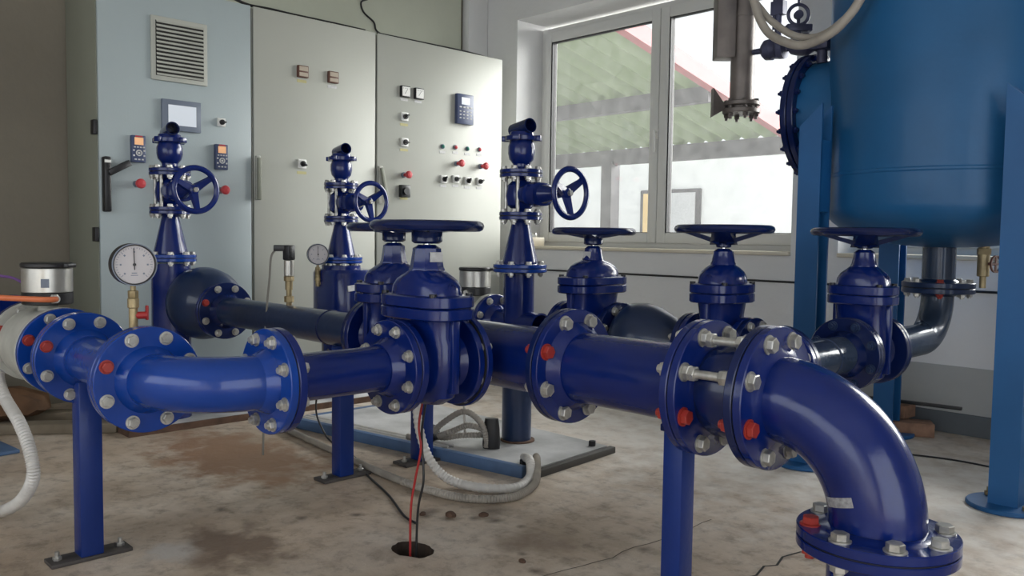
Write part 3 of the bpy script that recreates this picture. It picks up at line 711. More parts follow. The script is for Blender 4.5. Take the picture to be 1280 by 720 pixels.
# small white maker's plate on the elbow, curved with the pipe
a0 = math.radians(74); cen = Vector((XJ+.022, YA, Z0-RB)); d = Vector((math.sin(a0), 0, math.cos(a0)))
pc = cen + d*RB; tw = Vector((0, 1, 0)); tang = Vector((math.cos(a0), 0, -math.sin(a0)))
rings = []
for k in range(9):
    ph = -2.35+k*.095
    nrm = d*math.cos(ph)+tw*math.sin(ph)
    rings.append([pc+nrm*(R2*1.0+.0015)+tang*s for s in (-.010, .010)])
bm_v = [[b._v(q, I4) for q in r] for r in rings]
for r0_, r1_ in zip(bm_v, bm_v[1:]): b.b.faces.new((r0_[0], r0_[1], r1_[1], r1_[0]))
b.build('type_label', M['labelsilver'], e2)

# ================================================================== BACK LINE A3
YC = 2.53
s7 = thing('pipe_spool', 'dark blue pipe behind the second valve with black flange', 'pipe', (-3.4, YC, Z1))
pipe(s7, FX(0, YC, Z1), R1, -3.90, -3.03, 'pipe_dark')
fm2 = thing('flow_meter', 'flow meter with silver head behind the valves, in front of the cabinets', 'flow meter', (-2.85, YC, Z1), 0, 'flow meters with silver heads')
joint(FX(-3.0, YC, Z1), D1, R1, s7, None, 'blue_dark', bolts_to=s7)
for x, a, c_, sd in ((-3.0, .0015, .022, 1), (-2.74, -.022, -.0015, -1)): disc(fm2, FX(x, YC, Z1), D1, R1, a, c_, 'greycast', .02, sd)
b = MB(); b.lathe([(R1*1.1, -2.98), (R1*1.5, -2.96), (R1*1.5, -2.78), (R1*1.1, -2.76)], FX(0, YC, Z1), 44); b.build('body', M['greycast'], fm2)
meter_head(fm2, -2.86, YC, Z1+.105, .072)
gl2 = T((-2.86, YC, Z1+.13)) @ RZ(.35)
b = MB(); b.cyl(.011, .066, .090, gl2 @ RX(PI/2), 16); b.build('cable_gland', M['steel'], fm2)
g0 = gl2 @ Vector((0, -.09, 0))
b = MB(); b.tube(spline([g0, g0+Vector((.03, -.03, -.03)), g0+Vector((.05, -.02, -.10)), g0+Vector((.03, -.02, -.25)), (-2.78, 2.40, .25), (-2.72, 2.36, .032)], 6), .006, 8)
tag(b.build('cable', M['conduit']), 'thin pale cable dropping from the back flow meter head', 'cable')
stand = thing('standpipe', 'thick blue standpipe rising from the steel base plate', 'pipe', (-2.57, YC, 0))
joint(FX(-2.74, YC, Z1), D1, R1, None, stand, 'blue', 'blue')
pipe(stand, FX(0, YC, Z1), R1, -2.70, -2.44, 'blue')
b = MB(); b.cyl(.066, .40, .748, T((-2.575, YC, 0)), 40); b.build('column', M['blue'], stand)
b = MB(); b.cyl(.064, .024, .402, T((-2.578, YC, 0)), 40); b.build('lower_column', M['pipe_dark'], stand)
b = MB(); b.cyl(.074, .024, .030, T((-2.57, YC, 0)), 40); b.build('base_collar', M['rust'], stand)
v3 = gate_valve('third gate valve, middle of the row, in front of the window', (-2.16, YC, Z1), 'x', .25, D1, R1, .405, .152, None, None, 4, wide=1.3, nameplate=.300, hubl=.052, dish=.022, hubr=.038)
s8 = stand
joint(FX(-2.285, YC, Z1), D1, R1, stand, None, 'blue', red=(3,), bolts_to=stand)
rd = thing('pipe_reducer', 'shiny dark blue tapering pipe between the third and fourth valves', 'pipe reducer', (-1.9, YC, Z1))
joint(FX(-2.035, YC, Z1), D1*1.08, R1, None, rd, 'blue', 'blue_dark')
b = MB(); b.lathe([(.06, -2.01), (.115, -1.985), (.137, -1.95), (.140, -1.90), (.130, -1.85), (.095, -1.775), (.070, -1.735), (.063, -1.715)], FX(0, YC, Z1), 48); b.build('reducer_body', M['pipe_dark'], rd)
v4 = gate_valve('fourth gate valve, just behind the big open flanged joint', (-1.574, YC, Z1), 'x', .22, D1*.96, R1, .415, .155, None, None, 4, hubl=.03)
joint(FX(-1.684, YC, Z1), D1*.96, R1, rd, None, 'blue_dark', bolts_to=rd)
XT = -1.24
t2 = thing('pipe_tee', 'blue pipe tee with bolted round blind flange facing the front', 'pipe tee', (XT, YC, Z1))
joint(FX(-1.464, YC, Z1), D1*.96, R1, None, t2, 'blue', 'blue_dark')
pipe(t2, FX(0, YC, Z1), R1, -1.43, XT, 'pipe_dark')
pipe(t2, FY(XT, 0, Z1), R1, 2.34, 2.56, 'steelblue', name='branch')
b = MB(); b.cyl(D1/2, -.022, -.002, FY(XT, 2.315, Z1), 48, .002); b.build('blind_flange', M['blue'], t2)
disc(t2, FY(XT, 2.315, Z1), D1, R1, .0015, .022, 'blue_dark', .02, 1)
b = MB(); b.cyl(D1*.49, -.002, .0015, FY(XT, 2.315, Z1), 48); b.build('gasket', M['gasket'], t2)
bolts(t2, FY(XT, 2.315, Z1) @ RX(PI), D1, .022, -.0215)
# B2 run to the tank
pipe(t2, FY(XT, 0, Z1), R1*1.0, 2.56, 2.74, 'steelblue', name='branch')
b = MB(); b.shell([(R1*.9, 2.60), (R1*1.06, 2.604), (R1*.9, 2.608)], FY(XT, 0, Z1), 44); b.build('weld_bead', M['pipe_dark'], t2)
v5 = gate_valve('fifth gate valve, nearest the blue tank, on the far right', (XT, 2.885, Z1), 'y', .23, .245, R1, .412, .165, None, None, 4, mk='blue', flmk='blue_dark', hubl=.02, wide=.92)
joint(FY(XT, 2.77, Z1), .245, R1, t2, None, 'blue_dark', bolts_to=t2, bmk='pipe_dark')  # bolts coloured navy, the shadow they sit in painted on
e3 = thing('pipe_elbow', 'dark steel elbow turning up into the bottom of the tank', 'pipe elbow', (XT, 3.5, Z1))
joint(FY(XT, 3.0, Z1), .245, R1, None, e3, 'blue', 'blue_dark', red=(5,))
pipe(e3, FY(XT, 0, Z1), R1*.98, 3.03, 3.42, 'steelblue')
bend(e3, (XT, 3.42, Z1+.17), .17, (0, 0, -1), (0, 1, 0), R1*.98, 'steelblue')
YN = 3.59; ZN = .725
tank = thing('pressure_tank', 'tall blue cylindrical pressure tank on four legs at right', 'tank', (-1.22, 3.6, 0))
joint(T((XT, YN, ZN)), .27, R1, e3, tank, 'pipe_dark', 'pipe_dark', red=(6,), bolts_to=tank, neck=.012)
pipe(tank, T((XT, YN, 0)), R1, ZN+.02, .93, 'steelblue', 'nozzle')
RT = .462; TC = (-1.22, 3.60)
prof = [(.001, .885)]
for i in range(1, 13):
    a = PI/2*i/12; prof.append((RT*math.sin(a)**.9, 1.045-.16*math.cos(a)))
prof += [(RT, 1.16), (RT+.003, 1.165), (RT+.003, 1.172), (RT, 1.177), (RT, 2.60)]
for i in range(1, 11):
    a = PI/2*i/10; prof.append((max(RT*math.cos(a), .001), 2.60+.18*math.sin(a)))
b = MB(); b.lathe(prof, T((*TC, 0)), 96); b.build('vessel', M['tank'], tank, ang=25)
for sx in (-1, 1):
    for sy in (-1, 1):
        lx, ly = TC[0]+sx*.367, TC[1]+sy*.40
        rot = T((lx, ly, 0)) @ RZ(PI if sx > 0 else 0)
        b = MB()
        w, d_ = .046, .046
        # channel section with a slanting top, welded against the shell
        sec = [(-w, -d_), (w, -d_), (w, -d_+.010), (-w+.010, -d_+.010), (-w+.010, d_-.010), (w, d_-.010), (w, d_), (-w, d_)]
        top = 1.44
        b.loft([[(x, y, .014) for x, y in sec], [(x, y, top - (w-x)*.9) for x, y in sec]], rot)
        b.box(-w+.008, w, -d_+.008, d_-.008, 1.02, 1.30, rot)
        b.build('leg', M['leg'], tank, ang=20)
        b = MB(); b.cyl(.125, 0, .016, T((lx, ly, 0)), 40, .004); b.build('foot_plate', M['leg'], tank)
        for a in (-.6, 2.5):
            b = MB(); b.hexa(.014, .016, .030, T((lx+.09*math.cos(a), ly+.09*math.sin(a), 0))); b.cyl(.007, .02, .045, T((lx+.09*math.cos(a), ly+.09*math.sin(a), 0)), 12); b.build('anchor_bolt', M['brass'], tank)
# manway on the tank's left side
MW = frame((TC[0]+.07, TC[1]-.05, 1.445), (-1, 0, 0))
b = MB(); b.cyl(.235, .34, .60, MW, 56); b.build('manway_neck', M['tank'], tank)
b = MB(); b.cyl(.272, .585, .612, MW, 64, .003); b.cyl(.272, .616, .642, MW, 64, .003); b.lathe([(.20, .642), (.16, .665), (.08, .685), (.001, .69)], MW, 48); b.build('manway_cover', M['blue_dark'], tank)
for i in range(20):
    a = 2*PI*i/20
    m = MW @ T((.255*math.cos(a), .255*math.sin(a), 0)); b = MB(); b.hexa(.013, .572, .585, m); b.hexa(.013, .642, .655, m); b.cyl(.007, .566, .664, m, 10); b.build('manway_bolt', M['blue_dark'], tank)
# drain valve of brass under the tank with small wheel
dv = thing('drain_valve', 'brass drain valve with a small round handle beneath the tank', 'valve', (-1.08, 3.60, .9))
b = MB(); b.cyl(.020, .875, .96, T((-1.08, 3.60, 0)), 20); b.hexa(.026, .86, .885, T((-1.08, 3.60, 0))); b.cyl(.022, .775, .865, T((-1.08, 3.60, 0)), 20, .003); b.cyl(.012, .73, .78, T((-1.08, 3.60, 0)), 16); b.build('body', M['brass'], dv)
b = MB(); dm = frame((-1.08, 3.60, .825), (.7, -.2, 0)); b.cyl(.006, .02, .05, dm, 12); b.shell([(.028, .046), (.034, .046), (.034, .053), (.028, .053)], dm, 24); b.box(-.03, .03, -.004, .004, .047, .052, dm); b.box(-.004, .004, -.03, .03, .047, .052, dm); b.build('handle', M['meterred'], dv)
# ================================================================== VERTICAL AIR-VALVE COLUMNS
def column(x, y, zf, lab, hgt=1.0):
    """zf = height of the flange at its foot"""
    base = thing('riser_cone', 'tapered blue riser %s' % lab[0], 'pipe', (x, y, zf)); W = T((x, y, zf))
    joint(W, .232, .078, lab[1], base, 'blue_lit', 'blue_lit', bolts_to=base, neck=.004, th=.015)
    b = MB(); b.lathe([(.078, .016), (.076, .03), (.040, .185), (.038, .20)], W, 36); b.build('cone', M['blue'], base)
    kv = thing('gate_valve', 'small upright valve with a vertical handwheel %s' % lab[2], 'valve', (x, y, zf+.21), 0, 'small valves with vertical handwheels')
    W2 = T((x, y, zf+.222))
    joint(W2, .185, .038, base, kv, 'blue', 'blue', bolts_to=kv, neck=.012, th=.015)
    b = MB(); b.sell([(.028, .038, .038, 2), (.045, .046, .060, 2.6), (.085, .050, .066, 3), (.13, .046, .060, 2.6), (.150, .038, .038, 2)], W2)
    b.build('body', M['blue'], kv)
    AX = frame((x, y, zf+.312), (1, 0, 0))
    b = MB(); b.sell([(.035, .060, .040, 2.6), (.075, .064, .046, 3), (.080, .052, .052, 2.4), (.105, .052, .052, 2.4), (.112, .062, .050, 3), (.130, .060, .048, 3), (.135, .044, .040, 2), (.175, .030, .030, 2), (.20, .022, .022, 2), (.225, .018, .018, 2)], AX); b.build('bonnet', M['blue'], kv)
    b = MB(); b.cyl(.008, .22, .262, AX, 12); b.build('stem', M['chrome'], kv)
    handwheel(kv, AX @ T((0, 0, .285)), .100, dish=.022, n=3, mk='blue', hubl=.02, wide=.022, rim=.0095)
    for s in (-1, 1):
        b = MB(); b.cyl(.0075, .0, .185, W2 @ T((.045*s*.8, -.055, 0)), 10); b.build('tie_rod', M['bolt'], kv)
    av = thing('air_valve', 'air release valve with open sideways outlet %s' % lab[3], 'air valve', (x, y, zf+.40), 0, 'air valves on top of the risers')
    W3 = T((x, y, zf+.402))
    joint(W3, .185, .038, kv, av, 'blue', 'blue', bolts_to=av, neck=.012, th=.015)
    b = MB(); b.lathe([(.036, .02), (.036, .040), (.052, .060), (.058, .085), (.058, .115), (.050, .135), (.050, .15)], W3, 36); b.build('bulb', M['blue'], av)
    b = MB(); b.cyl(.072, .138, .158, W3, 36, .002)
    for k in range(4): b.box(.055, .086, -.016, .016, .136, .160, W3 @ RZ(PI/2*k+.5), bev=.003)
    b.lathe([(.055, .157), (.050, .175), (.030, .185)], W3, 30); b.build('cap', M['blue'], av)
    OW = frame((x, y, zf+.402+.192), (1, -.15, .12)); b = MB(); b.shell([(.026, -.055), (.031, -.058), (.031, .062), (.026, .062)], OW, 32); b.cyl(.027, -.056, -.045, OW, 24); b.build('outlet', M['blue_dark'], av)
    return base
cb1 = thing('riser_pipe', 'thick blue riser pipe beside the rounded reducer at left', 'pipe', (-3.98, 1.60, 0))
b = MB(); b.cyl(.088, .028, .76, T((-3.98, 1.60, 0)), 40); b.build('column', M['blue'], cb1)
column(-3.98, 1.60, .785, ('left of the cabinet keypads', cb1, 'before the left cabinet', 'before the left cabinet display'))
cb2 = thing('strainer_housing', 'squat blue housing with white label behind the second valve', 'pipe fitting', (-3.97, YC, 0))
b = MB(); b.cyl(.105, .05, .74, T((-3.97, YC, 0)), 40); b.build('column', M['blue'], cb2)
b = MB(); b.sell([(.42, .16, .13, 3.2), (.43, .17, .14, 3.2), (.70, .17, .14, 3.2), (.72, .16, .13, 3.2)], T((-3.90, YC-.02, 0))); b.build('housing', M['blue'], cb2)
b = MB(); b.box(-.004, .004, -.05, .05, -.015, .015, T((-3.733, YC-.06, .63)) @ RX(.1)); b.build('label_plate', M['labelwhite'], cb2)
column(-3.97, YC, .768, ('behind the second valve', cb2, 'before the middle cabinet', 'before the middle cabinet door'))
column(-2.57, YC, .772, ('standing between the flow meter and the third valve', stand, 'before the window jamb', 'before the window jamb and right cabinet'))

# ================================================================== GAUGES AND SENSOR
def gauge(label, x, y, zc, r, facing, zb):
    g = thing('pressure_gauge', label, 'pressure gauge', (x, y, zb))
    W = frame((x, y, zc), facing)
    b = MB(); b.shell([(r*.9, .020), (r*.9, .012), (.001, .012), (.001, -.022), (r*.93, -.022), (r, -.018), (r*1.0, .018), (r*.97, .022), (r*.93, .022)], W, 56); b.build('case', M['steel' if r < .05 else 'black'], g)
    b = MB(); b.cyl(r*.93, .012, .0155, W, 48); b.build('dial', M['gaugeface'] if r > .05 else M['white'], g)
    b = MB(); b.shell([(r*.95, .015), (r*1.0, .015), (r*1.0, .0225), (r*.96, .0225)], W, 56); b.build('rim_ring', M['bezel'], g)
    b = MB()
    for i in range(31):
        a = math.radians(-45+i*9); L = r*(.13 if i % 5 == 0 else .06)
        b.box(r*.82-L, r*.82, -.0006, .0006, .0155, .0160, W @ RZ(a))
    for i in range(7):
        a = math.radians(-45+i*45); b.box(r*.56, r*.64, -r*.04, r*.04, .0155, .0160, W @ RZ(a))
    b.box(-r*.12, r*.12, -r*.42, -r*.38, .0155, .016, W); b.box(-r*.16, r*.16, -r*.52, -r*.49, .0155, .016, W)
    b.build('scale_marks', M['bezel'], g)
    b = MB(); b.cyl(r*.07, .0155, .020, W, 16); b.box(-r*.018, r*.018, -r*.25, r*.78, .0165, .018, W @ RZ(.03)); b.build('needle', M['black'], g)
    WB = T((x, y, 0)); zt = zc-r
    b = MB(); b.cyl(r*.13, zt-.02, zt+.006, WB, 16); b.hexa(r*.24, zt-.030, zt-.012, WB); b.cyl(r*.26, zt-.055, zt-.030, WB, 20, .002); b.cyl(r*.20, zb-.004, zt-.05, WB, 20)
    b.cyl(r*.26, zb+.02, zb+.05, WB, 20, .002); b.hexa(r*.30, zb, zb+.018, WB); b.build('stem', M['brass'], g)
    return g
g1 = gauge('large round pressure gauge on a brass stem above the blue elbow', -2.10, Y1_, .824, .051, (1, -.12, 0), Z0+R1-.002)
b = MB(); b.cyl(.009, 0, .03, frame((-2.10, Y1_, .70), (.3, .9, 0)), 12); b.box(.004, .014, .026, .032, -.012, .024, T((-2.10, Y1_, .70)), bev=.002); b.build('tap_handle', M['redwire'], g1)
g2 = gauge('small round pressure gauge beside the back air valve riser', -3.93, 2.36, .800, .056, (1, -.45, 0), .66)
b = MB(); b.cyl(.012, .63, .665, T((-3.93, 2.36, 0)), 14); b.box(-.012, .012, 0, .06, .64, .655, T((-3.93, 2.36, 0))); b.build('elbow_fitting', M['brass'], g2)
ps = thing('pressure_sensor', 'slim brass pressure sensor with black plug on the header pipe', 'sensor', (-3.05, YA, Z0+.06))
WB = T((-3.05, YA, 0))
b = MB(); b.cyl(.011, Z0+.055, Z0+.15, WB, 16); b.hexa(.019, Z0+.075, Z0+.10, WB); b.cyl(.015, Z0+.125, Z0+.165, WB, 16); b.hexa(.020, Z0+.16, Z0+.18, WB); b.build('stem', M['brass'], ps)
b = MB(); b.cyl(.020, Z0+.18, Z0+.245, WB, 20, .003); b.build('sensor_body', M['steel'], ps)
b = MB(); b.box(-.018, .018, -.018, .018, Z0+.245, Z0+.305, WB @ RZ(.3), bev=.004); b.box(-.06, -.01, -.012, .012, Z0+.280, Z0+.305, WB @ RZ(.8), bev=.004); b.build('plug', M['black'], ps)
b = MB(); q = WB @ RZ(.8) @ Vector((-.055, 0, Z0+.285)); b.tube(spline([q, q+Vector((-.015, -.01, -.03)), q+Vector((-.03, -.01, -.12)), q+Vector((-.05, -.01, -.22)), q+Vector((-.055, -.02, -.40)), q+Vector((-.04, -.03, -.60)), (-3.12, 1.62, .006)], 6), .0045, 8)
tag(b.build('cable', M['cablegrey']), 'thin cable hanging down from the black sensor plug', 'cable')

# ================================================================== SUPPORTS
def post(label, x, y, w, ztop, pl, pmk='darkplate'):
    p = thing('support_post', label, 'support post', (x, y, 0), 0, None)
    b = MB(); b.box(-w/2, w/2, -w/2, w/2, .010, ztop, T((x, y, 0)), bev=.004); b.build('post', M['support'], p)
    b = MB(); b.box(x-pl[0], x+pl[0], y-pl[1], y+pl[1], 0, .011, bev=.002); b.build('base_plate', M[pmk], p)
    for s in (-1, 1):
        m = T((x, y+s*pl[1]*.78, 0)); b = MB(); b.hexa(.012, .011, .021, m); b.cyl(.006, .018, .034, m, 10); b.build('anchor_bolt', M['bolt'], p)
    return p
p1 = post('square blue post under the pipe at the left front', -2.455, .752, .060, Z0-.06, (.036, .105))
p2 = post('square blue post under the header, left of the loose wires', -2.655, 1.70, .060, Z0-.06, (.04, .10))
p3 = post('farther square blue post beside the white conduit', -2.64, 2.06, .066, .49, (.045, .11))
b = MB(); b.box(-2.67, -2.62, 1.66, 2.09, .455, .49, bev=.003); b.build('cross_arm', M['support'], p3)
p4 = post('square blue post with cap under the big right pipe', -1.165, YA, .056, Z0-R2-.022, (.045, .10))
b = MB(); b.box(-1.165-.034, -1.165+.034, YA-.034, YA+.034, Z0-R2-.024, Z0-R2-.006, bev=.003)
b.box(-1.165-.022, -1.165+.022, YA-.022, YA+.022, Z0-R2-.008, Z0-R2+.010, bev=.003); b.build('cap', M['blue_dark'], p4)

# ================================================================== SKID / BASE PLATE
sk = thing('skid_frame', 'low blue steel frame with plate on the floor beneath the back pipes', 'base frame', (-3.0, 2.3, 0))
A = [(-3.60, 1.985), (-2.20, 2.215), (-2.25, 2.75), (-3.60, 2.75)]
b = MB(); b.loft([[(x, y, .010) for x, y in A], [(x, y, .024) for x, y in A]]); b.build('plate', M['steelplate'], sk)
def beam(p, q, w, h, mk, nm, z=0):
    p, q = Vector((*p, z)), Vector((*q, z)); d = (q-p); L = d.length; a = math.atan2(d.y, d.x)
    b = MB(); b.box(0, L, -w, w*.0, 0, h, T(p) @ RZ(a), bev=.003); b.build(nm, M[mk], sk)
beam(A[0], A[1], .03, .046, 'skid', 'side_rail')
for i, dy in enumerate((.035, .065, .095)):
    bb = MB(); bb.tube([(-3.58, 1.985+dy+.01, .030), (-2.66, 2.137+dy+.01, .030)], .006, 8); tag(bb.build('wire', M['conduit']), 'pale cable along the blue frame rail, %s of three' % ('front one', 'middle one', 'rear one')[i], 'cable', 'pale cables along the rail')
beam((-2.185, 2.215), (-2.235, 2.75), .03, .027, 'plinth', 'end_rail')
beam((-3.60, 1.985), (-3.60, 2.75), .03, .027, 'skid', 'end_rail')
for x, y in ((-2.27, 2.27), (-2.29, 2.70)):
    b = MB(); b.hexa(.016, .024, .046, T((x, y, 0))); b.build('frame_bolt', M['black'], sk)
# ================================================================== HOSES AND CABLES
def hose(name, pts, r, mk, label, cat='conduit', ribs=1, n=14, grp=None):
    P = [Vector(p) for p in pts]; L = sum((a-b_).length for a, b_ in zip(P, P[1:])); n = max(6, int(L/(len(P)-1)/(r*.45))) if ribs else 8
    b = MB(); b.tube(spline(pts, n), r, 12, ribs=ribs); return tag(b.build(name, M[mk]), label, cat, grp)
hose('conduit', [(-2.93, .72, .56), (-3.02, .67, .47), (-2.95, .66, .40), (-2.756, .66, .335), (-2.65, .66, .265), (-2.64, .66, .19), (-2.78, .65, .09), (-3.0, .62, .022), (-3.35, .55, .018)], .017, 'conduit', 'white corrugated conduit looping down at the far left')
hose('conduit', [(-2.41, 1.86, .40), (-2.402, 1.85, .325), (-2.392, 1.85, .224), (-2.37, 1.87, .12), (-2.33, 1.90, .05), (-2.26, 1.93, .020), (-2.15, 1.97, .018), (-2.09, 2.05, .018), (-2.12, 2.14, .020), (-2.15, 2.19, .035), (-2.20, 2.23, .064), (-2.30, 2.30, .042)], .016, 'conduit', 'white conduit curving from the valves down across the floor')
hose('conduit', [(-3.55, 1.93, .014), (-3.378, 1.896, .014), (-2.932, 1.850, .014), (-2.55, 1.81, .014), (-2.30, 1.81, .014), (-2.12, 1.85, .014), (-2.03, 1.97, .014), (-2.07, 2.12, .016), (-2.13, 2.20, .035), (-2.20, 2.27, .058), (-2.28, 2.35, .040)], .0135, 'conduitgrey', 'brown-grey conduit lying on the floor in front of the frame')
for i, (h_, pts) in enumerate((('tallest', [(-2.86, 2.15, 0.047), (-2.78, 2.19, 0.049), (-2.72, 2.23, 0.115), (-2.63, 2.27, 0.175), (-2.56, 2.30, 0.140), (-2.545, 2.325, 0.065), (-2.545, 2.325, 0.030)]),
        ('middle', [(-2.86, 2.19, 0.045), (-2.77, 2.22, 0.049), (-2.69, 2.26, 0.083), (-2.63, 2.30, 0.112), (-2.57, 2.34, 0.09), (-2.565, 2.35, 0.030)]),
        ('lowest', [(-2.86, 2.24, 0.044), (-2.75, 2.26, 0.045), (-2.68, 2.29, 0.061), (-2.62, 2.33, 0.068), (-2.58, 2.37, 0.065), (-2.57, 2.375, 0.030)]))):
    hose('hose', pts, .0125, 'conduitgrey', 'grey corrugated hose by the standpipe foot, %s of the three arches' % h_, 'hose', grp='arched hoses on the base plate')
b = MB(); b.sell([(.025, .024, .036, 2), (.040, .026, .038, 2), (.110, .022, .034, 2), (.150, .018, .028, 2)], T((-2.54, 2.348, 0)) @ RZ(-.9), 24)
tag(b.build('hose_clamp', M['black']), 'black sleeve gathering the hoses beside the standpipe', 'hose sleeve')
b = MB(); b.cyl(.034, -.025, .035, frame((-2.785, 2.215, .059), (.8, .35, .45)), 20, .004)
tag(b.build('hose_clamp', M['black']), 'black sleeve round the left ends of the hoses', 'hose sleeve')
hose('wire', [(-1.87, 1.47, .47), (-1.885, 1.46, .366), (-1.875, 1.46, .298), (-1.895, 1.455, .201), (-1.908, 1.45, .105), (-1.908, 1.45, -.09)], .0035, 'redwire', 'red wire hanging from the nearest valve into the floor hole', 'wire', 0)
hose('wire', [(-1.85, 1.46, .45), (-1.87, 1.46, .36), (-1.876, 1.465, .299), (-1.862, 1.46, .208), (-1.881, 1.455, .112), (-1.886, 1.452, -.09)], .0035, 'black', 'black wire hanging beside the red wire into the floor hole', 'wire', 0)
hose('wire', [(-3.08, 1.90, .42), (-3.179, 1.9, .17), (-3.133, 1.91, .056), (-3.05, 1.92, .006), (-2.93, 1.90, .005), (-2.80, 1.865, .005), (-2.619, 1.78, .005), (-2.351, 1.69, .005), (-2.141, 1.60, .005), (-2.06, 1.585, .005)], .004, 'black', 'black wire trailing across the floor between the posts', 'wire', 0)
hose('cable', [(-1.84, 3.12, 2.25), (-1.84, 3.1, 1.974), (-1.81, 3.1, 1.841), (-1.761, 3.1, 1.744), (-1.683, 3.09, 1.688), (-1.598, 3.09, 1.659), (-1.503, 3.08, 1.675), (-1.427, 3.07, 1.718), (-1.356, 3.07, 1.815), (-1.25, 3.08, 2.1), (-1.2, 3.12, 2.5), (-1.2, 3.12, 3.15)], .017, 'conduitgrey', 'lower grey conduit loop hanging in front of the tank', 'conduit', 0)
hose('cable', [(-1.90, 3.16, 2.25), (-1.87, 3.15, 1.95), (-1.80, 3.14, 1.83), (-1.72, 3.13, 1.755), (-1.64, 3.12, 1.705), (-1.55, 3.12, 1.69), (-1.46, 3.11, 1.725), (-1.38, 3.10, 1.80), (-1.28, 3.11, 2.05), (-1.22, 3.13, 2.5), (-1.22, 3.13, 3.15)], .014, 'conduitgrey', 'upper grey conduit loop hanging in front of the tank', 'conduit', 0)
# ================================================================== HANGING PIPE AND FITTINGS
hp = thing('hanging_pipe', 'grey vertical pipe hanging down before the window beside the tank', 'pipe', (-2.105, 3.5, 3.1))
b = MB(); b.cyl(.054, 1.52, 3.15, T((-2.105, 3.5, 0)), 32); b.build('pipe', M['hang'], hp)
b = MB(); b.box(-.13, -.045, -.05, .05, 1.74, 3.15, T((-2.105, 3.5, 0)) @ RZ(.78), bev=.004); b.build('side_duct', M['hang'], hp)
b = MB(); b.cyl(.058, 1.93, 1.96, T((-2.105, 3.5, 0)), 32); b.build('coupling', M['hang'], hp)
b = MB(); b.cyl(.085, 1.525, 1.545, T((-2.105, 3.5, 0)), 36, .003); b.cyl(.085, 1.490, 1.512, T((-2.105, 3.5, 0)), 36, .003); b.cyl(.05, 1.505, 1.53, T((-2.105, 3.5, 0)), 28); b.build('end_flange', M['hang'], hp)
for k in range(6):
    a = 2*PI*k/6+.3; m = T((-2.105+.068*math.cos(a), 3.5+.068*math.sin(a), 0)); b = MB(); b.hexa(.013, 1.545, 1.556, m); b.hexa(.013, 1.474, 1.489, m); b.cyl(.007, 1.462, 1.55, m, 10); b.build('flange_bolt', M['hang'], hp)
b = MB(); hm = T((-2.105, 3.5, 1.52)) @ RZ(.78+PI); b.loft([[(.075, -.006, -.01), (.075, .006, -.01), (.075, .006, .01), (.075, -.006, .01)], [(.135, -.03, -.045), (.135, .03, -.045), (.135, .03, .085), (.135, -.03, .085)]], hm); b.build('wedge_handle', M['hang'], hp)
fit = thing('pipe_fitting', 'small dark valve and arm joining the hanging pipe to the tank', 'valve', (-1.85, 3.5, 1.76))
W = frame((-2.06, 3.5, 1.765), (1, .06, 0))
b = MB(); b.lathe([(.012, 0), (.014, .05), (.03, .055), (.045, .07), (.048, .10), (.03, .12), (.048, .135), (.048, .16), (.02, .17), (.018, .20)], W, 28); b.cyl(.022, .19, .46, W, 20); b.lathe([(.035, .19), (.045, .22), (.05, .26), (.03, .30)], W, 24); b.build('valve_body', M['hangblue'], fit)
b = MB(); b.cyl(.016, -.05, .18, frame((-1.93, 3.5, 1.77), (0, 0, 1)), 16); b.cyl(.02, .12, .2, frame((-1.93, 3.5, 1.80), (0, 0, 1)), 16); b.box(-.03, .03, -.02, .02, .16, .22, T((-1.93, 3.5, 1.75))); b.cyl(.009, .0, .6, T((-1.95, 3.5, 1.85)), 10); b.build('upper_fitting', M['hangblue'], fit)
rg = frame((-1.835, 3.5, 1.895), (.69, -.72, 0))
b = MB(); b.shell([(.044+.008*math.cos(t), .009*math.sin(t)) for t in [2*PI*k/8 for k in range(8)]], rg, 32); b.cyl(.019, -.012, .012, rg, 20); b.box(-.006, .006, -.048, .0, -.006, .006, rg); b.box(-.055, .055, -.075, -.045, -.03, .03, rg, bev=.004); b.cyl(.006, .0, .9, T((-1.835, 3.5, 1.94)), 10); b.build('ring_bracket', M['hangblue'], fit)
b = MB(); b.cyl(.018, 1.765, 1.85, T((-1.835, 3.5, 0)), 12); b.build('ring_stem', M['hangblue'], fit)
hs = [(-1.70, 3.46, 1.762), (-1.70, 3.43, 1.73)]
b = MB(); b.box(-1.74, -1.66, 3.42, 3.50, 1.715, 1.765, bev=.008); b.cyl(.022, 1.66, 1.72, T((-1.70, 3.46, 0)), 16); b.build('clamp', M['hangblue'], fit)
for x in (-1.66, -1.56):
    b = MB(); b.cyl(.004, .0, 1.36, T((x, 4.1, 1.78)), 8); tag(b.build('wire', M['black']), 'thin black wire hanging by the wall, %s of the pair above the tank manway' % ('left' if x < -1.6 else 'right'), 'wire', 'wires above the manway')
b = MB(); b.cyl(.006, -4.2, 2.0, FX(0, 4.274, .68), 8); tag(b.build('cable', M['black']), 'thin black cable running level along the wall under the windows', 'cable')
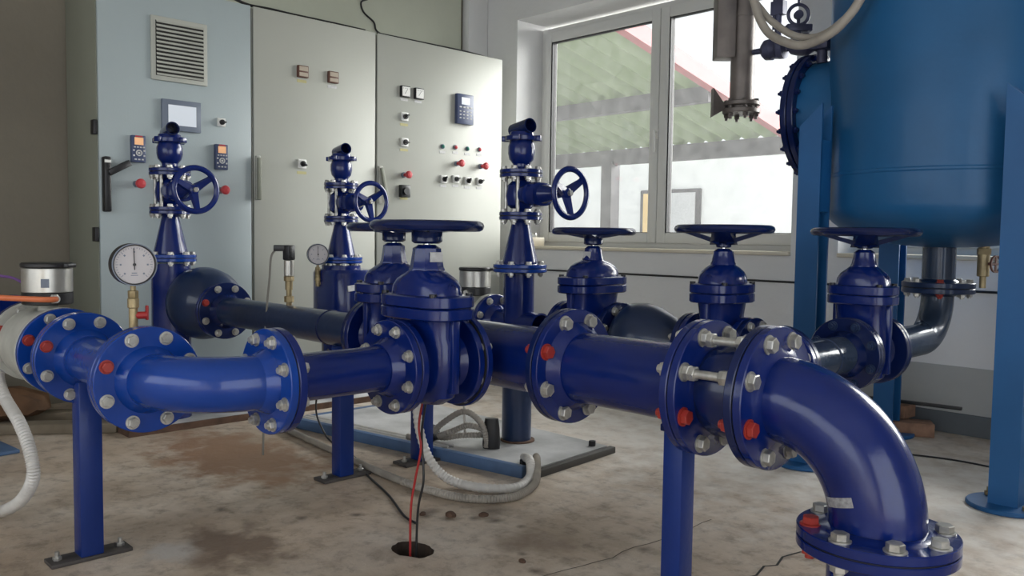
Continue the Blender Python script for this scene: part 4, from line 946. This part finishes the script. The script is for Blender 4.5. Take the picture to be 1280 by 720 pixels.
# ================================================================== CLUTTER
b = MB(); b.box(-4.03, -3.90, 0, .17, .0, .055, T((-.20, 4.33, OZ[0]+.0225)) , bev=.004) if False else b.box(-4.40, -4.22, 4.265, 4.40, OZ[0]+.0225, OZ[0]+.085, bev=.004)
tag(b.build('wooden_block', M['sill']), 'small pale wooden block on the left end of the sill', 'block')
b = MB(); b.lathe([(.022, OZ[0]+.086), (.024, OZ[0]+.10), (.020, OZ[0]+.115), (.010, OZ[0]+.12)], T((-4.27, 4.34, 0)), 20); tag(b.build('metal_cap', M['steel']), 'little metal cap on the wooden block by the window', 'cap')
random.seed(9)
for i, (x, y, z, a) in enumerate(((-1.66, 4.13, 0, .1), (-1.64, 4.15, .066, -.1), (-1.52, 4.08, 0, .5))):
    b = MB(); b.box(-.11, .11, -.055, .055, z+.001, z+.064, T((x, y, 0)) @ RZ(a), bev=.004); tag(b.build('brick', M['brick']), ('bottom brick of the pile behind the back tank leg', 'upper brick of the pile behind the back tank leg', 'single brick lying askew right of the brick pile')[i], 'brick', 'bricks by the wall')
b = MB(); b.box(-.24, .20, -.012, .012, .0, .014, T((-1.50, 4.11, .140)) @ RZ(.12), bev=.002); tag(b.build('steel_bar', M['black']), 'short black bar resting on the bricks by the wall', 'bar')
for i, (x, y, a, l) in enumerate(((-4.42, 1.12, 1.02, .5), (-4.30, .86, .95, .6))):
    b = MB(); b.box(-l, l, -.05, .05, 0.001, .045, T((x, y, 0)) @ RZ(a), bev=.005); tag(b.build('timber_plank', M['timber']), ('grey plank on the floor beside the left cabinet', 'grey plank on the floor nearest the far left edge')[i], 'plank', 'grey planks on the floor')
b = MB(); random.seed(2)
b.sell([(0, .30, .17, 2), (.03, .36, .22, 2.2), (.08, .34, .20, 2.2), (.12, .24, .13, 2), (.135, .10, .05, 2)], T((-4.50, .85, .046)) @ RZ(1.0), 48)
for v in b.b.verts: v.co += Vector((random.uniform(-1, 1)*.012, random.uniform(-1, 1)*.012, (random.uniform(-1, 1)*.012 if v.co.z > .06 else 0)))
tag(b.build('sack', M['sack'], ang=60), 'crumpled brown sack lying on the planks at far left', 'sack')
b = MB(); b.box(-.30, .30, -.22, .22, .001, .016, T((-4.08, .66, 0)) @ RZ(.1), bev=.003); tag(b.build('steel_plate', M['skid']), 'flat blue-grey steel plate on the floor at far left', 'plate')
b = MB(); b.tube(spline([(-1.5, 3.62, .004), (-1.2, 3.72, .004), (-.9, 3.72, .004), (-.5, 3.85, .004)], 6), .004, 8); tag(b.build('wire', M['black']), 'thin dark wire on the floor behind the tank legs', 'wire')
random.seed(21)
for i, (x, y, s) in enumerate(((-2.05, 1.72, .020), (-1.98, 1.80, .016), (-2.12, 1.66, .013), (-1.62, 1.62, .012))):
    b = MB(); b.sell([(0, s, s*.8, 2), (s*.4, s*1.05, s*.7, 2), (s*.7, s*.5, s*.4, 2)], T((x, y, 0)) @ RZ(i), 10); tag(b.build('rubble_chip', M['rust']), ('largest crumb of rubble right of the floor hole', 'second crumb of rubble, behind the largest one', 'small crumb of rubble nearest the trailing black wire', 'lone crumb of rubble right of the floor hole')[i], 'rubble', 'crumbs of rubble on the floor')
# ================================================================== OUTSIDE
canopy = thing('yard_canopy', 'open canopy with corrugated greenish roof and red edge beyond the window', 'canopy', (-8, 7, 0))
def rz_(y): return 2.14+.22*(9-y)
b = MB(); nx = 230; x0, x1 = -14, -4.78
top = []
for y in (4.95, 9.1):
    for t in (0, .008):
        top.append([(x0+(x1-x0)*i/nx, y, rz_(y)+t+.045*math.sin(2*PI*(x0+(x1-x0)*i/nx)/.25)) for i in range(nx+1)])
ring = [top[0], top[2], top[3], top[1]]
V = [[b._v(p, I4) for p in r] for r in ring]
for a, c_ in ((0, 1), (1, 2), (2, 3), (3, 0)):
    for i in range(nx): b.b.faces.new((V[a][i], V[a][i+1], V[c_][i+1], V[c_][i]))
b.build('corrugated_roof', M['roof'], canopy)
b = MB(); b.loft([[(-4.80, y, rz_(y)-.10), (-4.70, y, rz_(y)-.10), (-4.70, y, rz_(y)+.06), (-4.80, y, rz_(y)+.06)] for y in (4.9, 9.2)]); b.build('red_fascia', M['fascia'], canopy)
for y, h_ in ((7.4, .16), (9.0, .20), (5.4, .12)):
    b = MB(); b.box(-14, -4.80, y-.05, y+.05, rz_(y)-h_-.03, rz_(y)-.03); b.build('roof_beam', M['beamgrey'], canopy)
for x in (-7.41, -11):
    b = MB(); b.box(x-.09, x+.09, 8.92, 9.1, -.3, 1.95); b.build('canopy_post', M['beamgrey'], canopy)
b = MB(); b.loft([[(-8.4, 8.7, 1.9), (-8.3, 8.7, 1.9), (-8.3, 8.8, 1.9), (-8.4, 8.8, 1.9)], [(-9.6, 7.4, 2.42), (-9.5, 7.4, 2.42), (-9.5, 7.5, 2.42), (-9.6, 7.5, 2.42)]]); b.build('brace', M['beamgrey'], canopy)
bd = thing('yard_building', 'white outbuilding with yellow curtained window beyond the yard', 'building', (-8, 11.2, 0))
b = MB(); b.box(-16, -1.0, 11.05, 11.4, -.4, 2.35); b.build('wall', M['pale'], bd)
b = MB(); b.box(-8.42, -7.28, 11.0, 11.06, .82, 1.70, bev=.02); w_ = b.build('window', M['beamgrey'], bd)
b = MB(); b.box(-8.34, -7.95, 10.98, 11.01, .88, 1.64); b.build('curtain', M['yel'], w_)
b = MB(); b.box(-7.90, -7.36, 10.98, 11.01, .88, 1.64); b.build('pane', M['labelwhite'], w_)
b = MB(); b.box(-4.45, -4.20, 10.9, 11.06, -.3, 2.3); b.build('pink_pillar', M['fascia'], bd)
b = MB(); b.box(-30, 20, 4.66, 40, -.42, -.40); o = struct('yard_ground', b, M['ground'])

# ================================================================== LIGHT
w = bpy.data.worlds.new('World'); scn.world = w; w.use_nodes = True
bg = w.node_tree.nodes['Background']; bg.inputs[0].default_value = (.90, .95, 1.0, 1); bg.inputs[1].default_value = 1.0
def sun(n, d, s, ang, col):
    l = bpy.data.lights.new(n, 'SUN'); l.energy = s; l.angle = math.radians(ang); l.color = col
    o = bpy.data.objects.new(n, l); COL.objects.link(o); o.rotation_euler = Vector(d).to_track_quat('-Z', 'Y').to_euler(); return o
sun('sun', (-.42, -.75, -.46), 18.0, 75, (1, .985, .95))
def area(n, loc, d, sx, sy, e, col):
    l = bpy.data.lights.new(n, 'AREA'); l.shape = 'RECTANGLE'; l.size = sx; l.size_y = sy; l.energy = e; l.color = col
    o = bpy.data.objects.new(n, l); COL.objects.link(o); o.location = loc; o.rotation_euler = Vector(d).to_track_quat('-Z', 'Y').to_euler(); return o
area('doorway_fill', (2.45, 0, 1.25), (-1, 0, 0), 3.2, 2.5, 33, (.92, .96, 1))  # fill lamp added in an unseen doorway behind the camera
area('front_window_fill', (-1.4, -2.75, 1.7), (0, 1, 0), 4.4, 1.6, 30, (.88, .94, 1))  # added fill lamp standing in for an unseen window at camera left

# ================================================================== CAMERA
p = math.radians(3.4); r = .0135
R0 = Vector((.695, .719, 0)).normalized(); U0 = Vector((0, 0, 1)); F0 = U0.cross(R0)
F = F0*math.cos(p)-U0*math.sin(p); U = U0*math.cos(p)+F0*math.sin(p)
Rr = math.cos(r)*R0+math.sin(r)*U; U = -math.sin(r)*R0+math.cos(r)*U
cam = bpy.data.cameras.new('camera'); cam.sensor_width = 36; cam.lens = 1050/1280*36; cam.clip_start = .02
co = bpy.data.objects.new('camera', cam); COL.objects.link(co)
m = Matrix((Rr, U, -F)).transposed().to_4x4(); m.translation = Vector((0, 0, .9)); co.matrix_world = m
scn.camera = co
vs = scn.view_settings; vs.view_transform = 'Standard'; vs.look = 'None'; vs.gamma = 1; vs.exposure = .28
vs.use_curve_mapping = False
